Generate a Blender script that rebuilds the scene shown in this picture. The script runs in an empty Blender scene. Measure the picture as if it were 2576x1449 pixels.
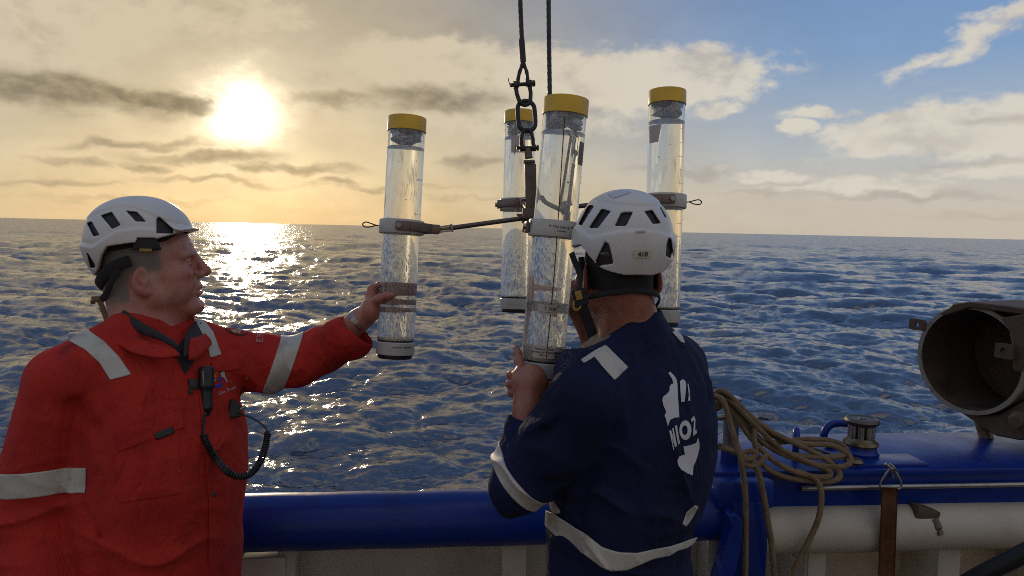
import bpy, bmesh, math, random
import numpy as np
from mathutils import Vector, Matrix, Quaternion
from mathutils.bvhtree import BVHTree

random.seed(4); rng = np.random.default_rng(11)
scene = bpy.context.scene
COL = scene.collection
R_ = math.radians

# ------------------------------------------------------------------ camera
FPX, W2, H2 = 1790.0, 1288.0, 724.5        # focal length and half picture size, in units of a 2576 px wide picture
CAM_Z = 1.80
PITCH, ROLL = R_(4.77), R_(1.22)
cam_d = bpy.data.cameras.new('camera')
cam_d.sensor_width = 36.0
cam_d.lens = 36.0 * FPX / (2 * W2)
cam_d.clip_start = 0.05
cam_d.clip_end = 80000.0
cam = bpy.data.objects.new('camera', cam_d)
COL.objects.link(cam)
CAM_R = Matrix.Rotation(R_(90) - PITCH, 3, 'X') @ Matrix.Rotation(ROLL, 3, 'Z')
cam.matrix_world = Matrix.Translation((0, 0, CAM_Z)) @ CAM_R.to_4x4()
scene.camera = cam

def P(px, py, d):
    """world point seen at picture point (px, py) at distance d in front of the camera"""
    return Vector((0, 0, CAM_Z)) + CAM_R @ Vector(((px - W2) / FPX * d, -(py - H2) / FPX * d, -d))

def direction(px, py):
    v = (CAM_R @ Vector(((px - W2) / FPX, -(py - H2) / FPX, -1))).normalized()
    return math.degrees(math.atan2(v.x, v.y)), math.degrees(math.asin(v.z))

# ------------------------------------------------------------------ light
SUN_AZ, SUN_EL = direction(618, 288)
def srgb(r, g, b):
    f = lambda c: (c / 255 / 12.92) if c / 255 <= 0.04045 else ((c / 255 + 0.055) / 1.055) ** 2.4
    return (f(r), f(g), f(b))

class NT:
    """tiny expression helper for a node tree"""
    def __init__(self, tree): self.t = tree
    def node(self, kind, **kw):
        n = self.t.nodes.new(kind)
        for k, v in kw.items(): setattr(n, k, v)
        return n
    def put(self, sock, v):
        if isinstance(v, bpy.types.NodeSocket): self.t.links.new(v, sock)
        elif v is not None:
            if sock.type == 'RGBA' and hasattr(v, '__len__') and len(v) == 3: v = (*v, 1)
            sock.default_value = v
    def m(self, op, a, b=None, c=None, clamp=False):
        n = self.node('ShaderNodeMath', operation=op, use_clamp=clamp)
        for i, v in enumerate((a, b, c)):
            if v is not None: self.put(n.inputs[i], v)
        return n.outputs[0]
    def add(self, a, b): return self.m('ADD', a, b)
    def sub(self, a, b): return self.m('SUBTRACT', a, b)
    def mul(self, a, b): return self.m('MULTIPLY', a, b)
    def vec(self, x, y, z):
        n = self.node('ShaderNodeCombineXYZ')
        for i, v in enumerate((x, y, z)): self.put(n.inputs[i], v)
        return n.outputs[0]
    def sep(self, v):
        n = self.node('ShaderNodeSeparateXYZ'); self.put(n.inputs[0], v); return n.outputs
    def mapr(self, v, a, b, c=0.0, d=1.0, smooth=True):
        n = self.node('ShaderNodeMapRange', interpolation_type='SMOOTHSTEP' if smooth else 'LINEAR')
        for i, x in enumerate((v, a, b, c, d)): self.put(n.inputs[i], x)
        return n.outputs[0]
    def noise(self, vec, scale, detail=4.0, rough=0.5, dist=0.0, dim='3D', color=False):
        n = self.node('ShaderNodeTexNoise', noise_dimensions=dim)
        self.put(n.inputs['Vector'], vec); self.put(n.inputs['Scale'], scale)
        n.inputs['Detail'].default_value = detail; n.inputs['Roughness'].default_value = rough
        n.inputs['Distortion'].default_value = dist
        return n.outputs['Color' if color else 'Fac']
    def ramp(self, fac, stops, interp='LINEAR'):
        n = self.node('ShaderNodeValToRGB'); cr = n.color_ramp; cr.interpolation = interp
        while len(cr.elements) > 1: cr.elements.remove(cr.elements[-1])
        cr.elements[0].position = stops[0][0]; cr.elements[0].color = (*stops[0][1][:3], 1)
        for p, c in stops[1:]:
            e = cr.elements.new(p); e.color = (*c[:3], 1)
        self.put(n.inputs[0], fac); return n.outputs[0]
    def mix(self, f, a, b, mode='MIX'):
        n = self.node('ShaderNodeMix', data_type='RGBA', blend_type=mode)
        n.clamp_factor = True
        self.put(n.inputs[0], f); self.put(n.inputs[6], a); self.put(n.inputs[7], b)
        return n.outputs[2]
    def scale(self, col, f):
        n = self.node('ShaderNodeVectorMath', operation='SCALE')
        self.put(n.inputs[0], col); self.put(n.inputs['Scale'], f); return n.outputs[0]
    def vm(self, op, a, b=None):
        n = self.node('ShaderNodeVectorMath', operation=op)
        self.put(n.inputs[0], a)
        if b is not None: self.put(n.inputs[1], b)
        return n.outputs['Value'] if op in ('LENGTH', 'DOT_PRODUCT', 'DISTANCE') else n.outputs[0]
# ------------------------------------------------------------------ sky: clear air, aureole round the veiled sun, cloud banks
def build_sky():
    w = bpy.data.worlds.new('World'); scene.world = w; w.use_nodes = True
    t = w.node_tree; t.nodes.clear(); n = NT(t)
    out = n.node('ShaderNodeOutputWorld'); bg = n.node('ShaderNodeBackground')
    t.links.new(bg.outputs[0], out.inputs[0])
    d = n.vm('NORMALIZE', n.node('ShaderNodeTexCoord').outputs['Generated'])
    x, y, z = n.sep(d)
    az = n.mul(n.m('ARCTAN2', x, y), 57.29578)
    el = n.mul(n.m('ARCSINE', z), 57.29578)
    sv = (math.sin(R_(SUN_AZ)) * math.cos(R_(SUN_EL)), math.cos(R_(SUN_AZ)) * math.cos(R_(SUN_EL)), math.sin(R_(SUN_EL)))
    gam = n.mul(n.m('ARCCOSINE', n.m('MINIMUM', n.vm('DOT_PRODUCT', d, sv), 0.99999)), 57.29578)
    # clear sky
    sky = n.node('ShaderNodeTexSky', sky_type='NISHITA')
    sky.sun_disc = False; sky.sun_elevation = R_(SUN_EL); sky.sun_rotation = R_(SUN_AZ)
    sky.air_density = 1.0; sky.dust_density = 1.5; sky.ozone_density = 2.0
    nish = n.scale(sky.outputs[0], 0.13)
    elf = n.m('DIVIDE', n.m('MAXIMUM', el, 0.0), 90.0)
    warm = n.ramp(elf, [(0, srgb(206, 188, 152)), (.05, srgb(206, 190, 159)), (.12, srgb(190, 176, 150)), (.20, srgb(172, 160, 140)), (.30, srgb(160, 155, 150)), (1, srgb(130, 140, 165))])
    cool = n.ramp(elf, [(0, srgb(214, 203, 186)), (.035, srgb(212, 204, 192)), (.08, srgb(182, 192, 204)), (.14, srgb(136, 168, 208)), (.26, srgb(104, 142, 202)), (.42, srgb(104, 137, 186)), (1, srgb(108, 136, 180))])
    f = n.mapr(gam, 10, 44)
    base = n.mix(f, warm, cool)
    base = n.mix(0.08, base, nish)
    
    # cloud texture coordinates: a flat deck seen from below
    den = n.add(n.m('ABSOLUTE', z), 0.16)
    pl = n.vec(n.m('DIVIDE', x, den), n.m('DIVIDE', y, den), 0.0)
    n_big = n.noise(pl, 1.6, 6, .56)
    ang = n.vec(az, n.mul(el, 1.7), 0.0)
    n_mid = n.noise(ang, 0.16, 8, .60, 0.25)
    n_fine = n.noise(ang, 0.75, 8, .64)
    warp = n.vm('SUBTRACT', n.noise(ang, 0.30, 4, .55, color=True), (0.5, 0.5, 0.5))
    wx, wy, _ = n.sep(warp)
    azw = n.add(az, n.mul(wx, 5.5)); elw = n.add(el, n.mul(wy, 2.6))
    nn = n.add(n.mul(n.sub(n_mid, .5), 1.5), n.mul(n.sub(n_fine, .5), .75))
    def blobs(lst):
        acc = None
        for (px, py, rx, ry, wt, tilt) in lst:
            a0, e0 = direction(px, py); rx = rx / FPX * 57.3; ry = ry / FPX * 57.3
            c, s = math.cos(R_(tilt)), math.sin(R_(tilt))
            dx = n.sub(azw, a0); dy = n.sub(elw, e0)
            u = n.m('MULTIPLY_ADD', dx, c / rx, n.mul(dy, -s / rx))
            v = n.m('MULTIPLY_ADD', dx, s / ry, n.mul(dy, c / ry))
            q = n.m('MULTIPLY_ADD', u, u, n.mul(v, v))
            g = n.mul(n.m('EXPONENT', n.mul(q, -1.0)), wt)
            acc = g if acc is None else n.m('MAXIMUM', acc, g)
        return acc
    # sunlit cream clouds (picture x, y, half sizes, weight, tilt)
    lit = blobs([(60, 80, 210, 110, 1.1, -8), (260, 30, 150, 60, .95, 0), (600, 45, 170, 46, 1.0, -8), (420, 20, 160, 40, .6, 0), (20, 130, 90, 60, .8, 0),
                 (780, 190, 90, 40, .8, 0), (1100, 170, 250, 62, 1.15, 0), (1420, 200, 260, 68, 1.25, 0), (1680, 200, 220, 68, 1.35, -4), (1850, 210, 80, 40, 1.2, 0),
                 (1240, 290, 360, 70, .70, 0), (2330, 152, 120, 22, .55, -20), (2480, 90, 120, 36, .70, -26), (2560, 30, 80, 40, .75, -20), (2230, 328, 130, 50, 1.2, -10), (2460, 325, 240, 60, 1.1, 0),
                 (2000, 326, 40, 20, 1.0, 0), (2070, 283, 90, 20, .8, 0), (1790, 275, 70, 22, .8, 0), (2480, 430, 200, 26, .8, 0), (1930, 440, 110, 18, .85, 0), (2180, 465, 210, 22, .7, 0)])
    # grey undersides and streaks between us and the sun
    dark = blobs([(110, 218, 250, 40, 1.25, 3), (380, 248, 200, 24, 1.1, 5), (500, 262, 80, 20, .9, 0), (330, 365, 190, 15, .85, -5), (520, 395, 170, 20, .95, -5), (760, 418, 150, 17, .95, 0),
                  (640, 425, 80, 14, .8, 0), (200, 412, 120, 13, .75, 0), (380, 425, 55, 13, .8, 0), (1190, 403, 120, 20, .95, -3), (860, 252, 160, 22, .72, 0), (1120, 250, 210, 34, .98, 0), (1480, 270, 90, 20, .5, 0),
                  (840, 458, 60, 12, .8, 0), (540, 460, 190, 11, .7, 0), (150, 460, 170, 12, .65, 0), (950, 470, 260, 9, .62, 0), (1690, 430, 180, 15, .9, 0), (1960, 455, 130, 8, .72, 0),
                  (2330, 355, 150, 20, .66, 0), (2520, 300, 120, 18, .75, 0), (2440, 410, 190, 14, .75, -3), (2260, 490, 260, 11, .85, 2), (1930, 480, 190, 9, .6, 0), (2450, 545, 240, 9, .5, 0), (1250, 505, 300, 8, .5, 0), (350, 505, 300, 8, .5, 0)])
    # broken cloud over the rest of the dome, thinning out inside the picture where the banks above are placed
    away = n.mapr(n.m('ABSOLUTE', az), 40, 56)
    high = n.mapr(el, 25, 34)
    bg_m = n.m('MAXIMUM', away, high)
    back = n.mapr(y, .35, -.35)                                # fair overhead, broken cloud astern
    rest = n.mul(n.mapr(n.add(n.add(n_big, n.mul(back, .12)), n.mul(n.sub(n_fine, .5), .25)), .54, .72), bg_m)
    lit_a = n.mapr(n.add(lit, n.mul(nn, .78)), .18, .66)
    lit_a = n.mul(lit_a, n.mapr(lit, .03, .22))
    dk_a = n.mapr(n.add(dark, n.mul(nn, .42)), .12, 1.0)
    dk_a = n.mul(dk_a, n.mapr(dark, .04, .25))
    near = n.mapr(gam, 4, 40)
    lit_c = n.mix(near, srgb(228, 211, 178), srgb(236, 228, 212))
    lit_s = n.mix(near, srgb(190, 173, 142), srgb(194, 186, 180))
    lit_c = n.mix(n.mapr(n.add(n_mid, n.mul(n_fine, .22)), .32, .64), lit_s, lit_c)
    dk_c = n.mix(near, srgb(108, 96, 74), srgb(160, 150, 143))
    dk_c = n.mix(n.mapr(n_fine, .3, .75), dk_c, n.mix(near, srgb(176, 156, 118), srgb(184, 174, 166)))
    base = n.vm('MULTIPLY', base, n.mix(n.mul(n.mapr(n.add(n_mid, n.mul(n_big, .5)), .45, 1.05), n.mapr(gam, 60, 25)), (1.07, 1.07, 1.07), (.90, .89, .88)))
    col = n.mix(n.mul(rest, .85), base, n.mix(n.mapr(n_mid, .35, .65), srgb(206, 194, 178), srgb(246, 232, 208)))
    col = n.mix(n.mul(lit_a, .92), col, lit_c)
    # aureole: the veiled sun lights the thin cloud round it
    g1 = n.m('EXPONENT', n.mul(n.m('POWER', n.m('DIVIDE', gam, 13.0), 1.3), -1.0))
    col = n.vm('ADD', col, n.scale((.045, .038, .024), g1))
    col = n.mix(n.mul(dk_a, n.mul(n.mapr(el, 4.5, 8.5, .60, .76), n.mapr(near, .2, .8, 1.0, .72))), col, dk_c)
    gs = n.add(gam, n.mul(n.sub(n_mid, .5), 4.2)); gs = n.add(gs, n.mul(n.sub(n_fine, .5), 2.0))
    gs = n.m('MAXIMUM', gs, 0.0)
    gs = n.add(gs, n.mul(n.mul(dk_a, n.mapr(gam, 1.2, 3.6)), 1.9))
    g2 = n.m('EXPONENT', n.mul(n.m('POWER', n.m('DIVIDE', gs, 2.0), 1.7), -1.0))
    col = n.vm('ADD', col, n.scale((2.4, 2.1, 1.55), g2))
    g3 = n.m('EXPONENT', n.mul(n.m('DIVIDE', gs, 1.25), -1.0))
    col = n.vm('ADD', col, n.scale((.55, .46, .31), g3))
    # below the horizon only dark water
    col = n.mix(n.mapr(el, -1.5, -.3), (.03, .045, .08), col)
    n.put(bg.inputs[0], col); bg.inputs[1].default_value = .84
build_sky()
scene.world.cycles.sampling_method = 'MANUAL'
scene.world.cycles.sample_map_resolution = 1024

sun_d = bpy.data.lights.new('sun', 'SUN'); sun_d.energy = .9; sun_d.angle = R_(1.5); sun_d.cycles.use_multiple_importance_sampling = False; sun_d.color = (1.0, .80, .52)
sun = bpy.data.objects.new('sun', sun_d); COL.objects.link(sun)
_sv = Vector((math.sin(R_(SUN_AZ)) * math.cos(R_(SUN_EL)), math.cos(R_(SUN_AZ)) * math.cos(R_(SUN_EL)), math.sin(R_(SUN_EL))))
sun.rotation_euler = _sv.to_track_quat('Z', 'Y').to_euler(); sun.location = _sv * 60

scene.view_settings.view_transform = 'Standard'; scene.view_settings.look = 'None'
scene.view_settings.exposure = 0.0; scene.view_settings.gamma = 1.0; scene.view_settings.use_curve_mapping = False
DENOISE = False
scene.render.engine = 'CYCLES'
cy = scene.cycles
cy.max_bounces = 14; cy.transmission_bounces = 14; cy.glossy_bounces = 5; cy.diffuse_bounces = 3; cy.transparent_max_bounces = 12
cy.sample_clamp_indirect = 1.0; cy.sample_clamp_direct = 0.0; cy.blur_glossy = 8.0
cy.caustics_reflective = False; cy.caustics_refractive = True
cy.use_denoising = DENOISE; cy.filter_width = 1.0; cy.use_adaptive_sampling = False
# ------------------------------------------------------------------ shared helpers
def newmat(name):
    m = bpy.data.materials.new(name); m.use_nodes = True
    t = m.node_tree; b = t.nodes['Principled BSDF']
    return m, NT(t), b
def link(name, me, mat=None, parent=None, smooth=True):
    o = bpy.data.objects.new(name, me); COL.objects.link(o)
    if mat is not None: me.materials.append(mat)
    if parent is not None: o.parent = parent
    if smooth and len(me.polygons): me.polygons.foreach_set('use_smooth', np.ones(len(me.polygons), bool))
    return o
def mesh_np(name, V, F):
    me = bpy.data.meshes.new(name)
    V = np.asarray(V, np.float32); F = np.asarray(F, np.int32); k = F.shape[1]
    me.vertices.add(len(V)); me.vertices.foreach_set('co', V.ravel())
    me.loops.add(F.size); me.loops.foreach_set('vertex_index', F.ravel())
    me.polygons.add(len(F)); me.polygons.foreach_set('loop_start', np.arange(len(F), dtype=np.int32) * k)
    me.update(calc_edges=True); return me

# ------------------------------------------------------------------ sea
SEA_Z = -3.3
def ocean_tile(N, L, peak, wind_deg, spread, hs, seed, kmin=None, kmax=None):
    g = np.random.default_rng(seed)
    k1 = np.fft.fftfreq(N, 1 / N) * 2 * np.pi / L
    kx, ky = np.meshgrid(k1, k1, indexing='ij'); k = np.hypot(kx, ky); k[0, 0] = 1
    kp = 2 * np.pi / peak
    S = k ** -4.0 * np.exp(-1.0 * (kp / k) ** 2) * (1 + 1.6 * np.exp(-((k / kp - 1) / .25) ** 2))
    th = np.arctan2(ky, kx) - R_(wind_deg)
    S = S * (np.abs(np.cos(th / 2)) ** (2 * spread) + .03)
    if kmin: S = S * (1 / (1 + (kmin / k) ** 8))
    if kmax: S = S * np.exp(-(k / kmax) ** 4)
    S[0, 0] = 0
    A = np.sqrt(S) * (g.normal(size=(N, N)) + 1j * g.normal(size=(N, N)))
    h = np.fft.ifft2(A); h = h.real
    sc = (hs / 4) / h.std(); A = A * sc
    h = np.fft.ifft2(A).real
    dx = np.fft.ifft2(-1j * kx / k * A).real; dy = np.fft.ifft2(-1j * ky / k * A).real
    return h.astype(np.float32), dx.astype(np.float32), dy.astype(np.float32)
def tile_sample(T, L, x, y):
    N = T.shape[0]; u = (x / L * N) % N; v = (y / L * N) % N
    i = np.floor(u).astype(int); j = np.floor(v).astype(int); fu = u - i; fv = v - j
    i %= N; j %= N; i1 = (i + 1) % N; j1 = (j + 1) % N
    return (T[i, j] * (1 - fu) + T[i1, j] * fu) * (1 - fv) + (T[i, j1] * (1 - fu) + T[i1, j1] * fu) * fv

def build_sea():
    azf = np.linspace(-46, 46, 880); azc = np.concatenate([np.arange(-180, -46, 3.0), azf, np.arange(49, 180, 3.0)])
    el = np.concatenate([np.linspace(60, 24, 18)[:-1], 24 * (np.linspace(1, 0, 470) ** 1.25)[:-1]])
    el = el[el > .014]
    r = (CAM_Z - SEA_Z) / np.tan(np.radians(el)); r = np.append(r, 45000.0)
    AZ, RR = np.meshgrid(np.radians(azc), r, indexing='xy')
    x = RR * np.sin(AZ); y = RR * np.cos(AZ)
    dr = np.gradient(r)[:, None] * np.ones_like(AZ); daz = RR * np.radians(.105); sp = np.maximum(dr * .6, daz)
    H = np.zeros_like(x); DX = np.zeros_like(x); DY = np.zeros_like(x); J = np.zeros_like(x)
    for (N, L, pk, wd, sprd, hs, sd, kmn, kmx, ch, rot) in SEA_TILES:
        h, dx, dy = ocean_tile(N, L, pk, wd, sprd, hs, sd, kmn, kmx)
        c, s = math.cos(rot), math.sin(rot)
        fade = 1 / (1 + (sp / (pk * SEA_FADE)) ** 3)
        xs, ys = x * c + y * s, -x * s + y * c
        hv = tile_sample(h, L, xs, ys) * fade; H += hv
        la = R_(wd) + rot; ln = SEA_LEAN * pk ** .5          # wind-driven waves lean down wind
        DX += hv * ln * math.cos(la); DY += hv * ln * math.sin(la)
        a = tile_sample(dx, L, xs, ys) * fade * ch; b = tile_sample(dy, L, xs, ys) * fade * ch
        DX += a * c - b * s; DY += a * s + b * c
        jac = np.gradient(dx, L / N, axis=0) + np.gradient(dy, L / N, axis=1)
        J += tile_sample(jac.astype(np.float32), L, xs, ys) * fade * ch
    V = np.stack([x + DX, y + DY, H + SEA_Z], -1).reshape(-1, 3)
    nr, nc = x.shape
    i, j = np.meshgrid(np.arange(nr - 1), np.arange(nc), indexing='ij'); j1 = (j + 1) % nc
    F = np.stack([i * nc + j, i * nc + j1, (i + 1) * nc + j1, (i + 1) * nc + j], -1).reshape(-1, 4)
    me = mesh_np('sea', V, F)
    at = me.attributes.new('foam', 'FLOAT', 'POINT')
    nr_ = (RR > 12) & (RR < 500); p0, p1 = np.percentile(-J[nr_], (99.3, 99.97))
    at.data.foreach_set('value', np.clip((-J - p0) / (p1 - p0), 0, 1).astype(np.float32).ravel())
    m, n, b = newmat('sea_water')
    geo = n.node('ShaderNodeNewGeometry'); pos = geo.outputs['Position']
    px, py, pz = n.sep(pos)
    dist = n.vm('LENGTH', pos)
    fm = n.node('ShaderNodeAttribute', attribute_name='foam').outputs['Fac']
    fn = n.noise(pos, 3.2, 7, .68)
    foam = n.mul(n.mapr(n.add(fm, n.mul(n.sub(fn, .5), 1.6)), .60, 1.15), n.mapr(fm, .30, .75))
    col = n.mix(n.noise(pos, .05, 3), SEA_A, SEA_B)
    n.put(b.inputs['Base Color'], n.mix(n.mul(foam, n.mapr(dist, 40, 90)), col, (.80, .84, .88)))
    n.put(b.inputs['Roughness'], n.add(n.mapr(dist, 20, 300, .08, .20, False), n.mul(foam, .5)))
    b.inputs['IOR'].default_value = 2.3; b.inputs['Specular IOR Level'].default_value = .5
    # wind ripples, stretched along the crests
    rp = n.node('ShaderNodeMapping'); rp.inputs['Rotation'].default_value = (0, 0, R_(24)); rp.inputs['Scale'].default_value = (.42, 1.5, 1)
    n.put(rp.inputs['Vector'], pos); rv = rp.outputs[0]
    h1 = n.noise(rv, .9, 3, .5, .2); h2 = n.noise(rv, 3.6, 4, .62, .35); h3 = n.noise(rv, 12.0, 3, .6, .3)
    hh = n.add(n.mul(h1, n.mapr(dist, 30, 220, .06, .55, False)), n.add(n.mul(h2, n.mapr(dist, 20, 160, .085, .16, False)), n.mul(h3, n.mapr(dist, 12, 70, .030, 0.0, False))))
    bp = n.node('ShaderNodeBump'); bp.inputs['Strength'].default_value = 1.0; bp.inputs['Distance'].default_value = SEA_BUMP
    n.put(bp.inputs['Height'], hh); # unresolved wavelets: their slopes tilt the surface directly, so they do not average out with distance
    def slope(vec, sc, det): return n.vm('SUBTRACT', n.noise(vec, sc, det, .6, color=True), (.5, .5, .5))
    s_a = n.scale(slope(rv, .55, 3), n.mapr(dist, 40, 300, .0, 1.5, False)); s_b = n.scale(slope(rv, 2.6, 4), n.mapr(dist, 14, 120, .40, .62, False)); s_c = n.scale(slope(rv, 9.5, 3), n.mapr(dist, 10, 60, .38, .16, False))
    tilt = n.vm('MULTIPLY', n.vm('ADD', s_a, n.vm('ADD', s_b, s_c)), (1.0, 1.0, .0))
    nrm = n.vm('NORMALIZE', n.vm('ADD', bp.outputs[0], tilt))
    n.put(b.inputs['Normal'], nrm)
    o = link('sea', me, m); o['kind'] = 'structure'
    return o
SEA_TILES = [  # N, L, peak, wind, spread, Hs, seed, kmin, kmax, chop, rot
    (512, 230.0, 24.0, 256, 6.0, .95, 5, None, 6.0, 1.45, .0),
    (512, 71.0, 6.8, 232, 4.0, .44, 8, .6, 24.0, 1.4, .35),
    (512, 17.0, 1.2, 222, 2.5, .108, 9, 2.5, None, 1.1, .8)]
SEA_LEAN = 0.28; SEA_FADE = .55; SEA_BUMP = .30; SEA_A = (.004, .011, .036); SEA_B = (.007, .018, .050)
build_sea()
# ------------------------------------------------------------------ mesh builder and materials
class MB:
    def __init__(self): self.bm = bmesh.new()
    def _bev(self, verts, w, seg=2):
        if w > 0:
            es = list({e for v in verts for e in v.link_edges})
            bmesh.ops.bevel(self.bm, geom=es, offset=w, segments=seg, profile=.6, affect='EDGES', clamp_overlap=True)
    def box(self, c, size, ax=None, bev=.004):
        """box centred at c, size along the three axes of ax (3 vectors)"""
        ax = ax or (Vector((1, 0, 0)), Vector((0, 1, 0)), Vector((0, 0, 1)))
        r = bmesh.ops.create_cube(self.bm, size=1.0)
        M = Matrix([[ax[j][i] * size[j] for j in range(3)] + [c[i]] for i in range(3)] + [[0, 0, 0, 1]])
        bmesh.ops.transform(self.bm, matrix=M, verts=r['verts']); self._bev(r['verts'], bev); return self
    def prism(self, poly, depth, o, u, v, w, bev=0.0):
        """polygon in the plane o + x*u + y*v, pulled along w by depth (centred)"""
        b = self.bm; n = len(poly)
        A = [b.verts.new(o + u * x + v * y - w * depth / 2) for x, y in poly]
        B = [b.verts.new(o + u * x + v * y + w * depth / 2) for x, y in poly]
        fs = [b.faces.new(A[::-1]), b.faces.new(B)]
        for i in range(n): fs.append(b.faces.new((A[i], A[(i + 1) % n], B[(i + 1) % n], B[i])))
        bmesh.ops.recalc_face_normals(b, faces=fs)
        if bev: self._bev(A + B, bev, 1)
        return self
    def tube(self, pts, rad, n=10, closed=False, caps=True, twist=0.0, lay=0.0, nl=3, flat=None):
        """round bar through pts; rad number or list; lay > 0 gives a laid (twisted) surface"""
        b = self.bm; pts = [Vector(p) for p in pts]; N = len(pts)
        rad = rad if hasattr(rad, '__len__') else [rad] * N
        T = []
        for i in range(N):
            if closed: t = pts[(i + 1) % N] - pts[i - 1]
            else: t = pts[min(i + 1, N - 1)] - pts[max(i - 1, 0)]
            T.append(t.normalized())
        up = Vector((0, 0, 1)) if abs(T[0].z) < .9 else Vector((1, 0, 0))
        nrm = (up - T[0] * up.dot(T[0])).normalized(); rings = []; L = 0.0
        for i in range(N):
            if i:
                nrm = nrm - T[i] * nrm.dot(T[i])
                nrm = nrm.normalized(); L += (pts[i] - pts[i - 1]).length
            bn = T[i].cross(nrm); ring = []
            for k in range(n):
                a = 2 * math.pi * k / n
                r = rad[i] * (1 + lay * math.cos(nl * (a + twist * L))) if lay else rad[i]
                e1, e2 = r * math.cos(a), r * math.sin(a)
                if flat: e1 *= flat[0]; e2 *= flat[1]
                ring.append(b.verts.new(pts[i] + nrm * e1 + bn * e2))
            rings.append(ring)
        for i in range(N if closed else N - 1):
            A, B = rings[i], rings[(i + 1) % N]
            for k in range(n): b.faces.new((A[k], A[(k + 1) % n], B[(k + 1) % n], B[k]))
        if caps and not closed:
            b.faces.new(rings[0][::-1]); b.faces.new(rings[-1])
        return self
    def lathe(self, prof, o, axis, n=32, start=None, close=False):
        """profile [(r, h)...] round the axis through o"""
        b = self.bm; axis = axis.normalized()
        s = start or (Vector((1, 0, 0)) if abs(axis.x) < .9 else Vector((0, 1, 0)))
        u = (s - axis * s.dot(axis)).normalized(); v = axis.cross(u)
        rings = []
        for r, h in prof:
            if r < 1e-6: rings.append([b.verts.new(o + axis * h)])
            else: rings.append([b.verts.new(o + axis * h + u * (r * math.cos(2 * math.pi * k / n)) + v * (r * math.sin(2 * math.pi * k / n))) for k in range(n)])
        rr = list(zip(rings, rings[1:])) + ([(rings[-1], rings[0])] if close else [])
        for A, B in rr:
            for k in range(n):
                k1 = (k + 1) % n
                if len(A) == 1 and len(B) == 1: continue
                if len(A) == 1: b.faces.new((A[0], B[k1], B[k]))
                elif len(B) == 1: b.faces.new((A[k], A[k1], B[0]))
                else: b.faces.new((A[k], A[k1], B[k1], B[k]))
        return self
    def bolt(self, o, axis, r, h):
        axis = axis.normalized()
        self.lathe([(0, 0), (r, 0), (r, h * .8), (r * .85, h), (0, h)], o, axis, 6); return self
    def build(self, name, mat, parent=None, smooth=35.0):
        bmesh.ops.recalc_face_normals(self.bm, faces=self.bm.faces[:]) if smooth is not None else None
        me = bpy.data.meshes.new(name); self.bm.to_mesh(me); self.bm.free()
        o = link(name, me, mat, parent)
        if smooth: me.set_sharp_from_angle(angle=R_(smooth))
        return o

def tag(o, label=None, cat=None, group=None, kind=None):
    if label: o['label'] = label
    if cat: o['category'] = cat
    if group: o['group'] = group
    if kind: o['kind'] = kind
    return o
def empty(name, loc, label, cat, group=None):
    o = bpy.data.objects.new(name, None); o.empty_display_size = .05; o.location = loc; COL.objects.link(o)
    return tag(o, label, cat, group)
def adopt(root, *objs):
    """parts are modelled in world space; hang them under the empty without moving them"""
    bpy.context.view_layer.update()
    for o in objs:
        o.parent = root; o.matrix_parent_inverse = root.matrix_world.inverted()
def spline(pts, n=8, closed=False):
    """Catmull-Rom through pts"""
    pts = [Vector(p) for p in pts]; N = len(pts); out = []
    for i in range(N if closed else N - 1):
        g = (lambda j: pts[j % N]) if closed else (lambda j: pts[max(0, min(N - 1, j))])
        p0, p1, p2, p3 = g(i - 1), g(i), g(i + 1), g(i + 2)
        for k in range(n):
            t = k / n
            out.append(.5 * ((2 * p1) + (p2 - p0) * t + (2 * p0 - 5 * p1 + 4 * p2 - p3) * t * t + (3 * p1 - p0 - 3 * p2 + p3) * t ** 3))
    if not closed: out.append(pts[-1])
    return out

def wear_mat(name, col, col2, rough=.45, scale=9.0, amount=(.45, .75), metal=0.0, bump=.15, bscale=60.0, spec=.5, rust=None, rust_t=(.62, .72), coat=0.0, rscale=6.0):
    m, n, b = newmat(name)
    tc = n.node('ShaderNodeTexCoord').outputs['Object']
    f = n.noise(tc, scale, 6, .62)
    c = n.mix(n.mapr(f, *amount), col, col2)
    r = n.add(rough, n.mul(n.sub(n.noise(tc, scale * 2.3, 4, .6), .5), .25))
    if rust:
        rf = n.mapr(n.add(n.noise(tc, rscale, 7, .68), n.mul(n.sub(n.noise(tc, rscale * 7, 3), .5), .18)), *rust_t)
        c = n.mix(rf, c, n.mix(n.noise(tc, 40, 4), rust, tuple(x * .45 for x in rust)))
        r = n.add(r, n.mul(rf, .35))
    n.put(b.inputs['Base Color'], c); n.put(b.inputs['Roughness'], r)
    b.inputs['Metallic'].default_value = metal; b.inputs['Specular IOR Level'].default_value = spec
    b.inputs['Coat Weight'].default_value = coat; b.inputs['Coat Roughness'].default_value = .12
    if bump:
        bp = n.node('ShaderNodeBump'); bp.inputs['Strength'].default_value = bump; bp.inputs['Distance'].default_value = .002
        n.put(bp.inputs['Height'], n.add(n.noise(tc, bscale, 5, .6), n.noise(tc, bscale * .2, 3)))
        m.node_tree.links.new(bp.outputs[0], b.inputs['Normal'])
    return m
def plain(name, col, rough=.5, metal=0.0, spec=.5):
    m, n, b = newmat(name)
    tc = n.node('ShaderNodeTexCoord').outputs['Object']
    n.put(b.inputs['Base Color'], n.mix(n.noise(tc, 35, 5, .6), col, tuple(c * .72 for c in col)))
    b.inputs['Roughness'].default_value = rough; b.inputs['Metallic'].default_value = metal; b.inputs['Specular IOR Level'].default_value = spec
    return m
def bright(name, col, rough=.5):
    """flat print or enamel, one even colour"""
    m, n, b = newmat(name); b.inputs['Base Color'].default_value = (*col, 1); b.inputs['Roughness'].default_value = rough
    return m

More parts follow.
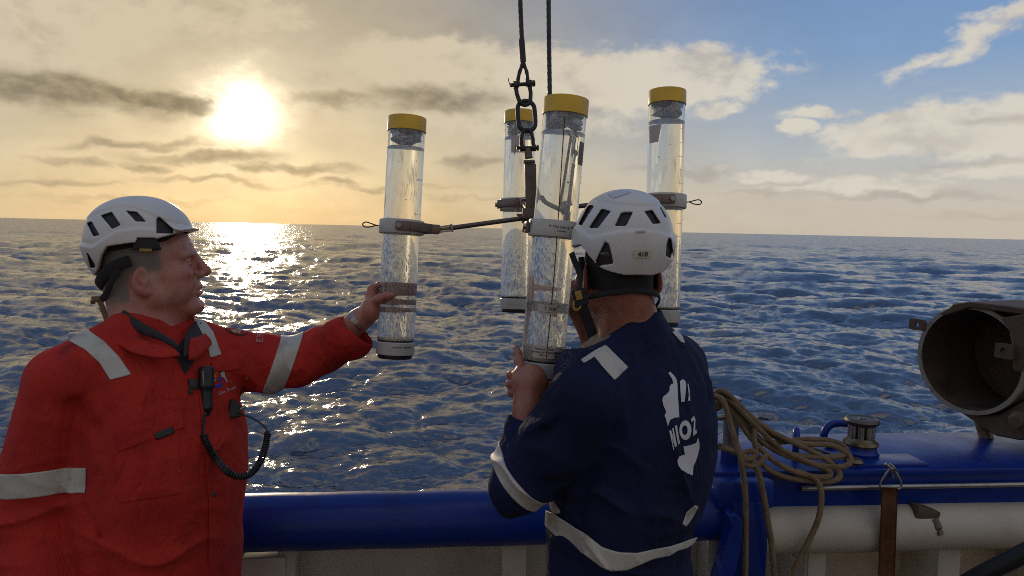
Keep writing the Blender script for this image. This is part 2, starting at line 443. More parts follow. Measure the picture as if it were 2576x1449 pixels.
M_BLUE = wear_mat('blue_ship_paint', (.006, .030, .215), (.004, .020, .145), .32, 5, bump=.34, bscale=26, rust=(.10, .05, .02), rust_t=(.66, .73), coat=.0, rscale=3, spec=.32)
M_BEIGE = wear_mat('cream_ship_paint', (.50, .44, .34), (.40, .34, .25), .5, 4, bump=.2, bscale=30, rust=(.26, .11, .035), rust_t=(.61, .73), rscale=3.5)
M_FILLWALL = wear_mat('cream_fill_wall_paint', (.66, .61, .52), (.58, .52, .43), .5, 3)
M_RUST = wear_mat('rusted_steel', (.115, .075, .045), (.050, .034, .024), .72, 7, metal=.25, bump=.9, bscale=38, rust=(.17, .10, .05), rust_t=(.45, .7), rscale=9)
M_RIM = wear_mat('worn_bare_rim', (.30, .25, .19), (.16, .11, .07), .6, 20, metal=.3, bump=.6, bscale=50)
M_RUSTIN = wear_mat('rusted_steel_inner_wall', (.105, .064, .036), (.036, .024, .016), .8, 9, metal=.1, bump=.9, bscale=38)
M_STEEL = wear_mat('stainless_steel', (.34, .32, .29), (.22, .20, .18), .30, 16, metal=.9, bump=.08, bscale=90)
M_DSTEEL = wear_mat('weathered_steel', (.15, .115, .092), (.085, .062, .048), .48, 14, metal=.75, bump=.4, bscale=80, rust=(.12, .06, .03), rust_t=(.58, .72), rscale=30)
M_CABLE = wear_mat('greasy_wire_rope', (.050, .045, .042), (.025, .022, .02), .5, 30, metal=.5, bump=.3)
M_BRASS = wear_mat('tarnished_bronze', (.22, .17, .10), (.10, .085, .06), .32, 14, metal=.8, bump=.2)
M_ROPE = wear_mat('tan_braided_rope', (.215, .15, .085), (.12, .08, .045), .85, 22, bump=1.0, bscale=260, spec=.15)
M_WEB = wear_mat('brown_webbing', (.235, .105, .045), (.14, .06, .028), .8, 14, bump=.8, bscale=240, spec=.2)
M_GREY = wear_mat('cream_pvc', (.56, .52, .45), (.44, .40, .34), .42, 10, bump=.1)
M_BLACK = plain('black_rubber', (.014, .014, .015), .5)
M_DECK = wear_mat('deck_paint', (.16, .10, .075), (.10, .075, .06), .7, 3, bump=.5, bscale=60)
# ------------------------------------------------------------------ ship's side: deck, bulwark, capping with its fittings
YAW = R_(6.0)
E_ = Vector((math.cos(YAW), math.sin(YAW), 0)); N_ = Vector((-math.sin(YAW), math.cos(YAW), 0)); Z_ = Vector((0, 0, 1))
AX = (E_, N_, Z_)
_b = P(900, 1300, 2.15); B0 = Vector((_b.x, _b.y, 0))
def S(s, t, z): return B0 + E_ * s + N_ * t + Z_ * z
def s_of(px, t):
    """station along the ship's side that stands at picture column px (at height 1 m, offset t)"""
    lo, hi = -3.0, 6.0
    for _ in range(40):
        mid = (lo + hi) / 2; q = CAM_R.transposed() @ (S(mid, t, 1.0) - Vector((0, 0, CAM_Z)))
        if q.x / -q.z * FPX + W2 < px: lo = mid
        else: hi = mid
    return (lo + hi) / 2

def build_ship():
    deck = MB().box(S(.5, -2.2, -.05), (9.0, 5.2, .10), AX, 0).build('deck', M_DECK); deck['kind'] = 'structure'
    s0, s1 = -2.2, s_of(1835, -.05)
    RZ, RR = .912, .084
    root = empty('bulwark', S(0, 0, 0), 'low bulwark with round blue top rail above cream plating', 'bulwark')
    ps = []
    # rail: slightly uneven pipe with a welded end flange
    L = s1 - s0; n = 60
    pts = [S(s0 + L * i / n, .0008 * math.sin(i * .7), RZ + .0009 * math.sin(i * 1.3)) for i in range(n + 1)]
    ps.append(MB().tube(pts, RR, 40).build('rail', M_BLUE))
    ps.append(MB().lathe([(.06, 0), (RR + .016, 0), (RR + .016, .016), (.06, .016)], S(s1, 0, RZ), E_, 40, close=True).build('rail_flange', M_BLUE))
    ps.append(MB().box(S((s0 + s1) / 2, .16, .41), (L, .012, .84), AX, .002).build('plating', M_BEIGE))
    for px, w in ((735, .014), (1290, .014), (1790, .014)):
        s = s_of(px, .08)
        ps.append(MB().box(S(s, .075, .41), (w, .154, .84), AX, .002).build('stiffener', M_BEIGE))
        ps.append(MB().box(S(s, -.006, .41), (.075 if px != 735 else .05, .010, .84), AX, .002).build('stiffener_flange', M_BEIGE))
    a, b_ = s_of(612, 0), s_of(722, 0)
    ps.append(MB().box(S((a + b_) / 2, .03, .405), (b_ - a, .12, .82), AX, .008).build('box_post', M_BEIGE))
    ps.append(MB().box(S((s0 + s1) / 2, .02, .02), (L, .22, .03), AX, .003).build('foot_bar', M_BEIGE))
    adopt(root, *ps)

    # capping over the gate housing to the right
    g0 = s_of(1800, -.05); g1 = g0 + 2.6; G = g1 - g0; CT = 1.055
    root = empty('gate_housing', S(g0, 0, 0), 'blue capped gate housing with cream pipe under it at the right', 'bulwark')
    ps = []
    NE, FE = -.03, .375                                   # near and far edge of the capping
    ps.append(MB().box(S((g0 + g1) / 2, (NE + FE) / 2, CT - .012), (G, FE - NE, .024), AX, .006).build('cap_plate', M_BLUE))
    ps.append(MB().box(S((g0 + .10 + g1) / 2, NE + .022, CT - .075), (G - .10, .020, .100), AX, .004).build('fascia', M_BLUE))
    # steel rubbing bar on studs
    bz, bt = CT - .052, NE - .012
    sa = s_of(2010, NE)
    ps.append(MB().tube([S(sa + (g1 - sa) * i / 20, bt, bz) for i in range(21)], .0085, 14).build('rubbing_bar', M_STEEL))
    sp0, sp1 = s_of(1842, -.08), s_of(1934, -.08)
    ps.append(MB().box(S((sp0 + sp1) / 2, -.065, .49), (sp1 - sp0, .05, .98), AX, .006).build('post', M_BLUE))
    ps.append(MB().box(S((g0 + sp1) / 2 + .005, -.05, CT - .055), (sp1 - g0 + .02, .075, .088), AX, .012).build('corner_block', M_BLUE))
    # curved blue collar beside the post, hugging the rail end
    col = [(-.06, -.14), (-.045, -.08), (-.03, 0), (-.022, .04), (-.03, .075), (-.012, .082), (.012, .06), (.014, 0), (.004, -.08), (-.01, -.14)]
    ps.append(MB().prism([(x, y * 1.0) for x, y in col], .06, S(sp0 - .002, -.11, .885), E_, Z_, N_, .004).build('rail_bracket', M_BLUE))
    # cream pipe and dark recess with frames under the capping
    pz = .858; pr = .077
    ps.append(MB().tube([S(sp1 - .01 + (g1 - sp1) * i / 30, -.01, pz + .0009 * math.sin(i)) for i in range(31)], pr, 40).build('cream_pipe', M_BEIGE))
    ps.append(MB().box(S((sp1 + g1) / 2, .20, .41), (g1 - sp1, .012, .80), AX, .002).build('back_plate', M_BEIGE))
    for px, w in ((2006, .10), (2330, .13), (2580, .10)):
        s = s_of(px, .1)
        ps.append(MB().box(S(s, .10, .39), (.012, .19, .78), AX, .002).build('frame_web', M_BEIGE))
        ps.append(MB().box(S(s + .03, .004, .385), (w * .6, .010, .77), AX, .002).build('frame_flange', M_BEIGE))
    # weld boss and drain plug under the pipe
    s = s_of(2300, -.1)
    def pl(px, py, d): return P(px, py, d)
    c = S(s_of(2335, -.06), -.045, .915)
    ps.append(MB().box(c, (.082, .05, .045), (E_ * .96 - Z_ * .28, N_, Z_ * .96 + E_ * .28), .008).build('lock_block', M_RUST))
    bl = MB().lathe([(0, 0), (.014, 0), (.014, .03), (.010, .034), (.010, .05), (0, .05)], c + E_ * .022 - Z_ * .012 - N_ * .02, (-Z_ * .8 - N_ * .45 + E_ * .2), 12)
    ps.append(bl.build('lock_bolt', M_DSTEEL))
    ps.append(MB().lathe([(0, .006), (.016, .006), (.02, 0), (.016, -.012), (0, -.016)], S(s_of(2037, -.08), -.03, pz - pr * .93), Z_, 16).build('drain_boss', M_BEIGE))
    # raised doubler plate under the roller
    rs = s_of(2152, .12)
    ps.append(MB().box(S(rs + .02, .045, CT + .004), (.30, .11, .012), AX, .003).build('doubler_plate', M_BLUE))
    # welded eyes of bent bar
    def eye(px, t, w, h, r, tilt, name='lifting_eye'):
        s = s_of(px, t); u = (E_ * math.cos(tilt) + N_ * math.sin(tilt))
        pts = [S(s, t, CT) - u * w / 2 + Z_ * -.004, S(s, t, CT) - u * w / 2 + Z_ * h * .72]
        for k in range(9):
            a = math.pi - math.pi * k / 8
            pts.append(S(s, t, CT) + u * (math.cos(a) * w / 2) + Z_ * (h * .72 + math.sin(a) * h * .28))
        pts += [S(s, t, CT) + u * w / 2 + Z_ * h * .72, S(s, t, CT) + u * w / 2 - Z_ * .004]
        return MB().tube(pts, r, 12).build(name, M_BLUE)
    ps.append(eye(1998, .10, .05, .095, .011, R_(60)))
    h0 = S(s_of(2110, .20), .20, CT)
    hook = spline([h0 + Z_ * .0 - E_ * .005, h0 + Z_ * .012 - E_ * .045, h0 + Z_ * .045 - E_ * .062, h0 + Z_ * .078 - E_ * .045, h0 + Z_ * .088 - E_ * .01, h0 + Z_ * .086 + E_ * .05], 6)
    ps.append(MB().tube(hook, .013, 12).build('hook_bar', M_BLUE))
    # small slotted steel lever lying between eye and roller
    l0, l1 = S(s_of(2018, .09), .09, CT + .045), S(s_of(2135, .03), .03, CT + .014)
    u = (l1 - l0).normalized(); v = u.cross(Z_).normalized(); w = v.cross(u)
    ps.append(MB().box((l0 + l1) / 2, ((l1 - l0).length, .016, .006), (u, v, w), .002).build('lever', M_DSTEEL))
    ps.append(MB().lathe([(0, .012), (.018, .010), (.026, 0), (.022, -.006), (0, -.006)], S(s_of(2150, .0), .005, CT + .016), Z_, 14).build('lever_knob', M_BRASS))
    adopt(root, *ps)

    # roller fairlead
    rc = S(rs, .10, CT + .010)
    root = empty('roller_fairlead', rc, 'bronze and steel roller fairlead with round capped top on blue capping', 'fairlead')
    ps = [MB().lathe([(0, 0), (.066, 0), (.068, .012), (.058, .022), (.056, .034), (0, .034)], rc, Z_, 32).build('base', M_BLUE),
          MB().lathe([(0, .034), (.060, .034), (.064, .042), (.062, .052), (.050, .060), (.046, .064), (0, .064)], rc, Z_, 32).build('lower_flange', M_BRASS)]
    for k in range(8):
        a = 2 * math.pi * k / 8 + .3
        ps.append(MB().lathe([(0, .064), (.0125, .064), (.0125, .112), (0, .112)], rc + Vector((math.cos(a), math.sin(a), 0)) * .036, Z_, 14).build('roller', M_STEEL))
    ps.append(MB().lathe([(0, .064), (.026, .064), (.026, .112), (0, .112)], rc, Z_, 20).build('core', M_DSTEEL))
    ps.append(MB().lathe([(0, .112), (.050, .112), (.060, .120), (.063, .128), (.058, .136), (.050, .138), (.046, .135), (.014, .135), (.012, .139), (0, .139)], rc, Z_, 36).build('top_cap', M_DSTEEL))
    adopt(root, *ps); root.scale = (.88, .88, .90)

    # belaying post with cross bar
    pc = S(s_of(1832, .06), .06, CT)
    root = empty('belaying_post', pc, 'steel belaying post with a cross bar and blue painted foot', 'mooring post')
    ps = [MB().lathe([(0, 0), (.030, 0), (.030, .055), (.026, .058), (0, .058)], pc, Z_, 28).build('foot', M_BLUE),
          MB().lathe([(0, .056), (.026, .056), (.026, .200), (.030, .206), (.030, .214), (.026, .218), (0, .218)], pc, Z_, 28).build('shaft', M_STEEL),
          MB().lathe([(0, -.075), (.008, -.075), (.0095, -.07), (.0095, .085), (.008, .09), (0, .09)], pc + Z_ * .150 + N_ * .0, E_, 16).build('cross_bar', M_STEEL)]
    adopt(root, *ps)
    return CT, g1

CT, G1 = build_ship()

def build_fill_deckhouse():
    # unseen stand-in for the ship's house, added to bounce warm fill forward
    root = empty('fill_deckhouse', S(.3, -5.3, 0), 'unseen cream house wall added behind the camera for warm fill light', 'fill_deckhouse')
    ps = [MB().box(S(.3, -5.36, 1.45), (9.0, .10, 2.9), AX, .01).build('wall', M_FILLWALL), MB().box(S(.3, -5.2, 2.93), (9.2, .55, .06), AX, .01).build('roof_edge', M_FILLWALL)]
    d = MB().box(S(1.6, -5.285, 1.05), (.80, .05, 1.85), AX, .03).build('door', M_BLUE); h = MB().tube([S(1.30, -5.23, 1.05), S(1.30, -5.20, 1.05), S(1.42, -5.20, 1.05)], .012, 10).build('handle', M_STEEL); adopt(d, h); ps.append(d)
    for s in (-1.6, -.3):
        w = MB().lathe([(.16, 0), (.20, 0), (.20, .03), (.16, .03)], S(s, -5.31, 1.65), N_, 28, close=True).build('porthole', M_STEEL)
        g = MB().lathe([(0, .004), (.159, .004), (.159, .012), (0, .012)], S(s, -5.31, 1.65), N_, 28).build('pane', M_BLACK); adopt(w, g); ps.append(w)
    adopt(root, *ps)
build_fill_deckhouse()
def build_drum():
    # rusted open pipe with flat top plate standing outboard of the capping
    d = 2.62; c = P(2437, 905, d); f = Vector((-math.sin(R_(66)), -math.cos(R_(66)), 0))         # axis points out of the mouth, to us
    side = Z_.cross(f).normalized() * 1.0; upv = f.cross(side).normalized()
    if upv.z < 0: upv = -upv
    if side.x < 0: side = -side
    R = .198
    root = empty('rusted_chute_pipe', P(2437, 1090, d), 'rusted open steel pipe with flat top plate beyond the blue capping', 'pipe')
    ps = []
    b = MB(); b.lathe([(R, .0), (R, -.62), (R - .012, -.62), (R - .012, -.004), (R - .008, .0)], c, f, 56, close=True)
    ps.append(b.build('shell', M_RUST))
    ps.append(MB().lathe([(0, -.32), (R - .0125, -.32), (R - .0125, -.33), (0, -.33)], c, f, 48).build('back_wall', M_RUSTIN))
    ps.append(MB().lathe([(R - .0135, -.006), (R - .0135, -.318)], c, f, 56).build('liner', M_RUSTIN, smooth=None))
    # rim bead
    ps.append(MB().lathe([(R + .004, .002), (R + .004, -.012), (R - .012, -.012), (R - .012, .002)], c, f, 56, close=True).build('rim', M_RIM))
    # flat top plate with bevelled left shoulder
    tp = [(-.060, R + .004), (-.075, R - .012), (-.115, R - .040), (-.09, R - .045), (.0, R - .004), (.30, R - .012), (.30, R + .012), (.0, R + .018)]
    ps.append(MB().prism(tp, .30, c - f * .13, side, upv, f, .004).build('top_plate', M_RUST))
    # curved fin hugging the right side of the mouth
    fin = [(.115, .17), (.145, .135), (.165, .07), (.170, 0), (.186, -.01), (.20, .06), (.24, .10), (.30, .12), (.30, .20), (.20, .195)]
    ps.append(MB().prism(fin, .03, c + f * .012, side, upv, f, .005).build('fin', M_RUST))
    # lugs with holes
    def lug(o, w, h, hx, hr, nm='lug'):
        b = MB(); k = 14
        outer = [(-w / 2, -h / 2), (w / 2, -h / 2), (w / 2, h / 2), (-w / 2, h / 2)]
        bm = b.bm
        def ring(z):
            o_ = []
            for i in range(k * 2):
                a = 2 * math.pi * i / (k * 2); ca, sa = math.cos(a), math.sin(a)
                m = min(w / 2 / max(abs(ca), 1e-6), h / 2 / max(abs(sa), 1e-6)) if hx == 0 else None
                q = m
                o_.append(((ca * q, sa * q), (ca * hr, sa * hr)))
            return [(bm.verts.new(o + side * x[0] + upv * x[1] + f * z), bm.verts.new(o + side * y[0] + upv * y[1] + f * z)) for x, y in o_]
        A, B = ring(-.006), ring(.006); n = len(A)
        for i in range(n):
            j = (i + 1) % n
            bm.faces.new((B[i][0], B[j][0], B[j][1], B[i][1])); bm.faces.new((A[j][0], A[i][0], A[i][1], A[j][1]))
            bm.faces.new((A[i][0], A[j][0], B[j][0], B[i][0])); bm.faces.new((A[j][1], A[i][1], B[i][1], B[j][1]))
        return b.build(nm, M_RUST)
    ps.append(lug(c - side * .208 + upv * .103 + f * .004, .066, .044, 0, .010))
    ps.append(lug(c + side * .150 + upv * .060 + f * .045, .06, .052, 0, .011))
    ps.append(MB().lathe([(0, 0), (.018, 0), (.018, .05), (0, .05)], c + side * .158 + upv * .052 + f * -.005, f, 14).build('lug_pin', M_RUST))
    # foot: saddle and struts down to the hull side
    sad = [(-.05, -R - .002), (.02, -R - .030), (.10, -R - .062), (.19, -R - .055), (.26, -R + .0), (.30, -R + .06), (.26, -.11), (.20, -.10), (.10, -R + .012), (.02, -R - .002)]
    ps.append(MB().prism(sad, .16, c - f * .10, side, upv, f, .006).build('saddle', M_RUST))
    for dx, tilt in ((-.035, .3), (.21, .1)):
        p0 = c + side * dx - upv * (R - .004) - f * .12
        ps.append(MB().tube([p0, p0 - upv * .25 + side * tilt * .35, p0 - upv * 1.0 + side * tilt * .5], .024, 12).build('strut', M_DSTEEL))
    ps.append(MB().lathe([(0, 0), (.034, 0), (.036, .02), (.02, .026), (.02, .04), (0, .04)], c + side * .20 - upv * (R - .02) + f * .0, f, 18).build('pivot_boss', M_RUST))
    adopt(root, *ps)
build_drum()
# ------------------------------------------------------------------ hanging sampler: hub, four arms, four clear tubes, wire ropes
def glass_mat(name, ior, col=(1, 1, 1), rough=0.0, bump=0.0, streak=False):
    m = bpy.data.materials.new(name); m.use_nodes = True; t = m.node_tree; t.nodes.clear(); n = NT(t)
    out = n.node('ShaderNodeOutputMaterial'); g = n.node('ShaderNodeBsdfGlass')
    g.inputs['IOR'].default_value = ior; g.inputs['Color'].default_value = (*col, 1); g.inputs['Roughness'].default_value = rough
    sh = g.outputs[0]
    tc = n.node('ShaderNodeTexCoord').outputs['Object']
    if streak:   # dried salt and wet film: a faint milky veil in runs
        mp = n.node('ShaderNodeMapping'); mp.inputs['Scale'].default_value = (1, 1, .10); n.put(mp.inputs['Vector'], tc)
        run = n.mapr(n.noise(mp.outputs[0], 105, 5, .7), .50, .78)
        zz = n.sep(tc)[2]
        low = n.mapr(zz, .34, .02, .10, 1.0)
        f = n.add(.17, n.mul(n.mul(run, low), .26))
        df = n.node('ShaderNodeBsdfDiffuse'); df.inputs['Color'].default_value = (.80, .80, .78, 1)
        tl = n.node('ShaderNodeBsdfTranslucent'); tl.inputs['Color'].default_value = (.85, .84, .80, 1)
        ad = n.node('ShaderNodeMixShader'); ad.inputs[0].default_value = .6
        t.links.new(df.outputs[0], ad.inputs[1]); t.links.new(tl.outputs[0], ad.inputs[2])
        mx = n.node('ShaderNodeMixShader'); n.put(mx.inputs[0], f); t.links.new(sh, mx.inputs[1]); t.links.new(ad.outputs[0], mx.inputs[2]); sh = mx.outputs[0]
        bp = n.node('ShaderNodeBump'); bp.inputs['Strength'].default_value = .12; bp.inputs['Distance'].default_value = .004
        n.put(bp.inputs['Height'], n.mul(n.noise(mp.outputs[0], 85, 3, .6), n.mapr(zz, .40, .22, .02, 1.0)))
        t.links.new(bp.outputs[0], g.inputs['Normal'])
    t.links.new(sh, out.inputs[0]); return m
M_TUBE = glass_mat('clear_acrylic', 1.47, (.985, .99, .985), streak=True)
M_TUBEAIR = glass_mat('acrylic_inner_wall_air', 1 / 1.47)
M_WATERIN = glass_mat('water_in_tube', 1.333 / 1.47, (.985, .99, .985))
M_WATERTOP = glass_mat('water_surface_in_tube', 1.333)
M_YCAP = wear_mat('yellow_plastic', (.74, .43, .014), (.60, .34, .012), .38, 12, bump=.06)
M_TRAP = wear_mat('white_plastic', (.47, .45, .40), (.37, .35, .31), .40, 9, bump=.08)
M_LABEL = bright('paper_label', (.50, .42, .36), .6)
M_INK = bright('black_print', (.02, .02, .022), .6)
M_SILT = wear_mat('settled_silt', (.62, .55, .40), (.46, .38, .26), .9, 40, bump=.3)
def foil_mat():
    m, n, b = newmat('crumpled_film')
    tc = n.node('ShaderNodeTexCoord').outputs['Object']
    n.put(b.inputs['Base Color'], n.mix(n.mapr(n.noise(tc, 45, 5, .65), .35, .7), (.52, .49, .42), (.14, .13, .125)))
    b.inputs['Roughness'].default_value = .3; b.inputs['Metallic'].default_value = .1; b.inputs['Transmission Weight'].default_value = .35
    return m
M_FOIL = foil_mat()

def text_mesh(body, size, extr=.0004, align='CENTER', bold=False):
    cu = bpy.data.curves.new('print', 'FONT'); cu.body = body; cu.size = size; cu.extrude = extr
    cu.align_x = align; cu.align_y = 'CENTER'; cu.resolution_u = 3
    if bold: cu.offset = size * .018
    o = bpy.data.objects.new('print', cu); COL.objects.link(o)
    bpy.context.view_layer.update()
    me = bpy.data.meshes.new_from_object(o.evaluated_get(bpy.context.evaluated_depsgraph_get()))
    bpy.data.objects.remove(o); bpy.data.curves.remove(cu); return me
def wrap_on_tube(me, o, axis, r, ang0, z0, ref):
    """bend a flat mesh (x right, y up) round a tube"""
    axis = axis.normalized(); u = (ref - axis * ref.dot(axis)).normalized(); v = axis.cross(u)
    for w in me.vertices:
        a = ang0 + w.co.x / r; rr = r + w.co.z
        w.co = o + axis * (z0 + w.co.y) + u * (math.cos(a) * rr) + v * (math.sin(a) * rr)
    me.update(); return me
def patch_on_tube(o, axis, r, ang0, z0, w, h, ref, th=.0006, skew=0.0):
    axis = axis.normalized(); u = (ref - axis * ref.dot(axis)).normalized(); v = axis.cross(u)
    b = MB(); n = 12; rows = []
    for rr in (r, r + th):
        for j in (0, 1):
            rows.append([b.bm.verts.new(o + axis * (z0 + (j - .5) * h) + u * (math.cos(a) * rr) + v * (math.sin(a) * rr)) for a in [ang0 + ((i / n - .5) * (w + skew * (j - .5))) / r for i in range(n + 1)]])
    i0, i1, o0, o1 = rows
    for k in range(n):
        b.bm.faces.new((o0[k], o0[k + 1], o1[k + 1], o1[k])); b.bm.faces.new((i0[k + 1], i0[k], i1[k], i1[k + 1]))
        b.bm.faces.new((i1[k], i1[k + 1], o1[k + 1], o1[k])) if 0 else b.bm.faces.new((o1[k], o1[k + 1], i1[k + 1], i1[k])); b.bm.faces.new((i0[k], i0[k + 1], o0[k + 1], o0[k]))
    b.bm.faces.new((i0[0], o0[0], o1[0], i1[0])); b.bm.faces.new((o0[n], i0[n], i1[n], o1[n]))
    return b

TR = .0500; TI = .0455
TUBES = {}
def core_tube(key, top, bot, label, water_gap, seed, silt=.012, trap=.034, trap_mat=None):
    """tube from bot (underside of the foot) to top (top of the cap); all heights in metres above bot"""
    rg = np.random.default_rng(seed)
    ax = (top - bot); L = ax.length; ax.normalize()
    root = empty('sampling_tube', bot, label, 'sample tube', 'clear sampling tubes hung round the steel hub')
    root.rotation_euler = ax.to_track_quat('Z', 'Y').to_euler()
    O = Vector((0, 0, 0)); A = Z_
    foot = .012; base = foot + trap; z0 = base + .004; z1 = L - .030; wl = L - water_gap
    ps = []
    ps.append(MB().lathe([(0, 0), (TR - .006, 0), (TR - .004, .003), (TR - .004, foot), (0, foot)], O, A, 40).build('foot_plug', M_BLACK))
    ps.append(MB().lathe([(0, foot), (TR + .001, foot), (TR + .0015, foot + .003), (TR + .0015, base - .002), (TR, base), (0, base)], O, A, 48).build('bottom_trap', trap_mat or M_TRAP))
    ps.append(MB().lathe([(0, base), (TR - .001, base), (TR - .001, z0), (0, z0)], O, A, 40).build('gasket', M_BLACK))
    # tube: outer wall, rims, inner wall (air part); the wetted inner wall belongs to the water body
    bm = MB(); bm.lathe([(TI, z0 + .0005), (TR, z0 + .0005), (TR, z1), (TI, z1), (TI, wl)], O, A, 72)
    tube = bm.build('tube_wall', M_TUBE, smooth=None)
    me = tube.data; me.materials.append(M_TUBEAIR)
    bm2 = bmesh.new(); bm2.from_mesh(me)
    for f in bm2.faces:
        c = f.calc_center_median(); rad = math.hypot(c.x, c.y)
        horizontal = abs(f.normal.z) > .5
        if horizontal: want = Vector((0, 0, 1 if c.z > L / 2 else -1)); f.material_index = 0
        elif rad < (TR + TI) / 2: want = Vector((c.x, c.y, 0)); f.material_index = 1
        else: want = Vector((c.x, c.y, 0)); f.material_index = 0
        if f.normal.dot(want) < 0: f.normal_flip()
    bm2.to_mesh(me); bm2.free(); me.set_sharp_from_angle(angle=R_(35)); ps.append(tube)
    # water: side wall (acrylic to water) and free surface (air to water), gently wavy
    nb = 72; b = bmesh.new()
    zb = z0 + .0005 + silt
    ringb = [b.verts.new((TI * math.cos(2 * math.pi * k / nb), TI * math.sin(2 * math.pi * k / nb), zb)) for k in range(nb)]
    ringt = [b.verts.new((TI * math.cos(2 * math.pi * k / nb), TI * math.sin(2 * math.pi * k / nb), wl)) for k in range(nb)]
    for k in range(nb): b.faces.new((ringb[k], ringb[(k + 1) % nb], ringt[(k + 1) % nb], ringt[k]))
    fs = []
    prev = ringt
    for q in (.8, .55, .3):
        cur = [b.verts.new((TI * q * math.cos(2 * math.pi * k / nb), TI * q * math.sin(2 * math.pi * k / nb), wl - .002 * (1 - q))) for k in range(nb)]
        for k in range(nb): fs.append(b.faces.new((prev[k], prev[(k + 1) % nb], cur[(k + 1) % nb], cur[k])))
        prev = cur
    fs.append(b.faces.new(prev))
    for f in fs: f.material_index = 1
    me = bpy.data.meshes.new('water'); b.to_mesh(me); b.free()
    w = link('water', me, M_WATERIN); me.materials.append(M_WATERTOP); me.set_sharp_from_angle(angle=R_(35)); ps.append(w)
    if silt:
        ps.append(MB().lathe([(0, z0 + .0006), (TI - .0002, z0 + .0006), (TI - .0002, zb - .0006), (TI * .5, zb - .0002), (0, zb - .0008)], O, A, 48).build('silt', M_SILT))
    # cap
    cap = MB().lathe([(0, L), (TR + .001, L), (TR + .0018, L - .002), (TR + .0022, L - .038), (TR + .0002, L - .038), (TR + .0002, L - .004), (0, L - .004)], O, A, 56).build('cap', M_YCAP)
    ps.append(cap)
    # crumpled film tucked under the cap, hanging down to the water
    nb2, nh = 40, 9; b = bmesh.new(); rows = []
    low = rg.uniform(0, 6.28)
    for i in range(nh):
        row = []
        t = i / (nh - 1)
        for k in range(nb2):
            a = 2 * math.pi * k / nb2
            rr = (TI - .0035) * (1 - .10 * math.sin(3.1 * t)) * (1 - (.0 if t < .99 else .35)) + .0025 * math.sin(5 * a + 9 * t + low)
            zz = L - .040 - .006 * (1 + math.sin(2 * a + low)) - t * (water_gap - .060) + .0035 * math.sin(4 * a + 7 * t + low)
            row.append(b.verts.new((rr * math.cos(a), rr * math.sin(a), max(zz, wl + .002))))
        rows.append(row)
    for i in range(nh - 1):
        for k in range(nb2): b.faces.new((rows[i][k], rows[i][(k + 1) % nb2], rows[i + 1][(k + 1) % nb2], rows[i + 1][k]))
    b.faces.new(rows[-1])
    me = bpy.data.meshes.new('film'); b.to_mesh(me); b.free(); ps.append(link('film', me, M_FOIL))
    # graduation marks and drops clinging to the wall
    gm = MB()
    for i in range(12):
        zz = z0 + .05 + i * (z1 - z0 - .12) / 12
        gm.box(Vector((-.030, -.0405, zz)) * 1.0, (.014 if i % 2 else .02, .0006, .0011), (Vector((.8, -.6, 0)), Vector((.6, .8, 0)), Z_), 0)
    gm = gm.build('graduation', M_TRAP); gm['kind'] = 'stuff'; ps.append(gm)
    dr = MB()
    for i in range(70):
        a = rg.uniform(0, 6.283); zz = rg.uniform(z0 + .02, z1 - .02); q = rg.uniform(.0006, .0019)
        r0 = bmesh.ops.create_icosphere(dr.bm, subdivisions=1, radius=q)
        bmesh.ops.transform(dr.bm, matrix=Matrix.Translation((TR * math.cos(a), TR * math.sin(a), zz)) @ Matrix.Diagonal((1, 1, rg.uniform(1, 2.0), 1)), verts=r0['verts'])
    d_ = dr.build('drops', M_DROP); d_['kind'] = 'stuff'; ps.append(d_)
    for o in ps: o.parent = root
    TUBES[key] = (bot, ax, L, root)
    return root
M_DROP = glass_mat('water_drop', 1.333)
T1 = (P(1025, 297, 1.93), P(993, 901, 1.93))
T2 = (P(1309, 282, 2.33), P(1297, 786, 2.33))
T3 = (P(1425, 250, 1.63), P(1360, 958, 1.645))
T4 = (P(1679, 230, 1.985), P(1663, 820, 1.985))
core_tube('a', *T1, 'clear water filled tube with yellow cap gripped by the man in red', .082, 1, silt=.006)
core_tube('b', *T2, 'clear tube with yellow cap partly hidden behind the hanging chain link', .086, 2, silt=.004)
core_tube('c', *T3, 'tilted clear tube with a thread inside and paper labels, largest of four', .078, 3, silt=.030)
core_tube('d', *T4, 'clear tube with yellow cap standing behind the helmet marked 410', .086, 4, silt=.004)

def tube_point(key, py_frac): b, ax, L, r = TUBES[key]; return b + ax * (L * py_frac)
def part_in_tube(key, mb_or_mesh, name, mat):
    """hang a world-space part on a tube"""
    o = mb_or_mesh.build(name, mat) if isinstance(mb_or_mesh, MB) else link(name, mb_or_mesh, mat, smooth=False)
    adopt(TUBES[key][3], o); return o
TOCAM = Vector((0, -1, 0))
# thread, labels and squares of paper on the tubes
b, ax, L, r = TUBES['c']
u3 = (TOCAM - ax * TOCAM.dot(ax)).normalized(); v3 = ax.cross(u3)
rg = np.random.default_rng(3)
pts = []
for i in range(22):
    t = i / 21; a = -.12 - .12 * t + .05 * math.sin(t * 4.2); rr = TR + .0006 + .0004 * math.sin(i)
    pts.append(b + ax * (.058 + (L - .11) * t) + u3 * (math.cos(a + .22) * rr) + v3 * (math.sin(a + .22) * rr))
part_in_tube('c', MB().tube(pts, .0011, 6), 'thread', M_CABLE)
part_in_tube('c', patch_on_tube(b, ax, TR + .0008, -.05, .168, .046, .022, u3), 'volume_label', M_LABEL)
part_in_tube('c', wrap_on_tube(text_mesh('1 liter', .013, .0002), b, ax, TR + .0018, .10, .171, u3), 'volume_print', M_INK)
part_in_tube('c', wrap_on_tube(text_mesh('___________', .0065, .0002), b, ax, TR + .0018, -.05, .1645, u3), 'volume_line', M_INK)
part_in_tube('c', patch_on_tube(b, ax, TR + .0008, -.02, .071, .052, .026, u3), 'sample_label', M_LABEL)
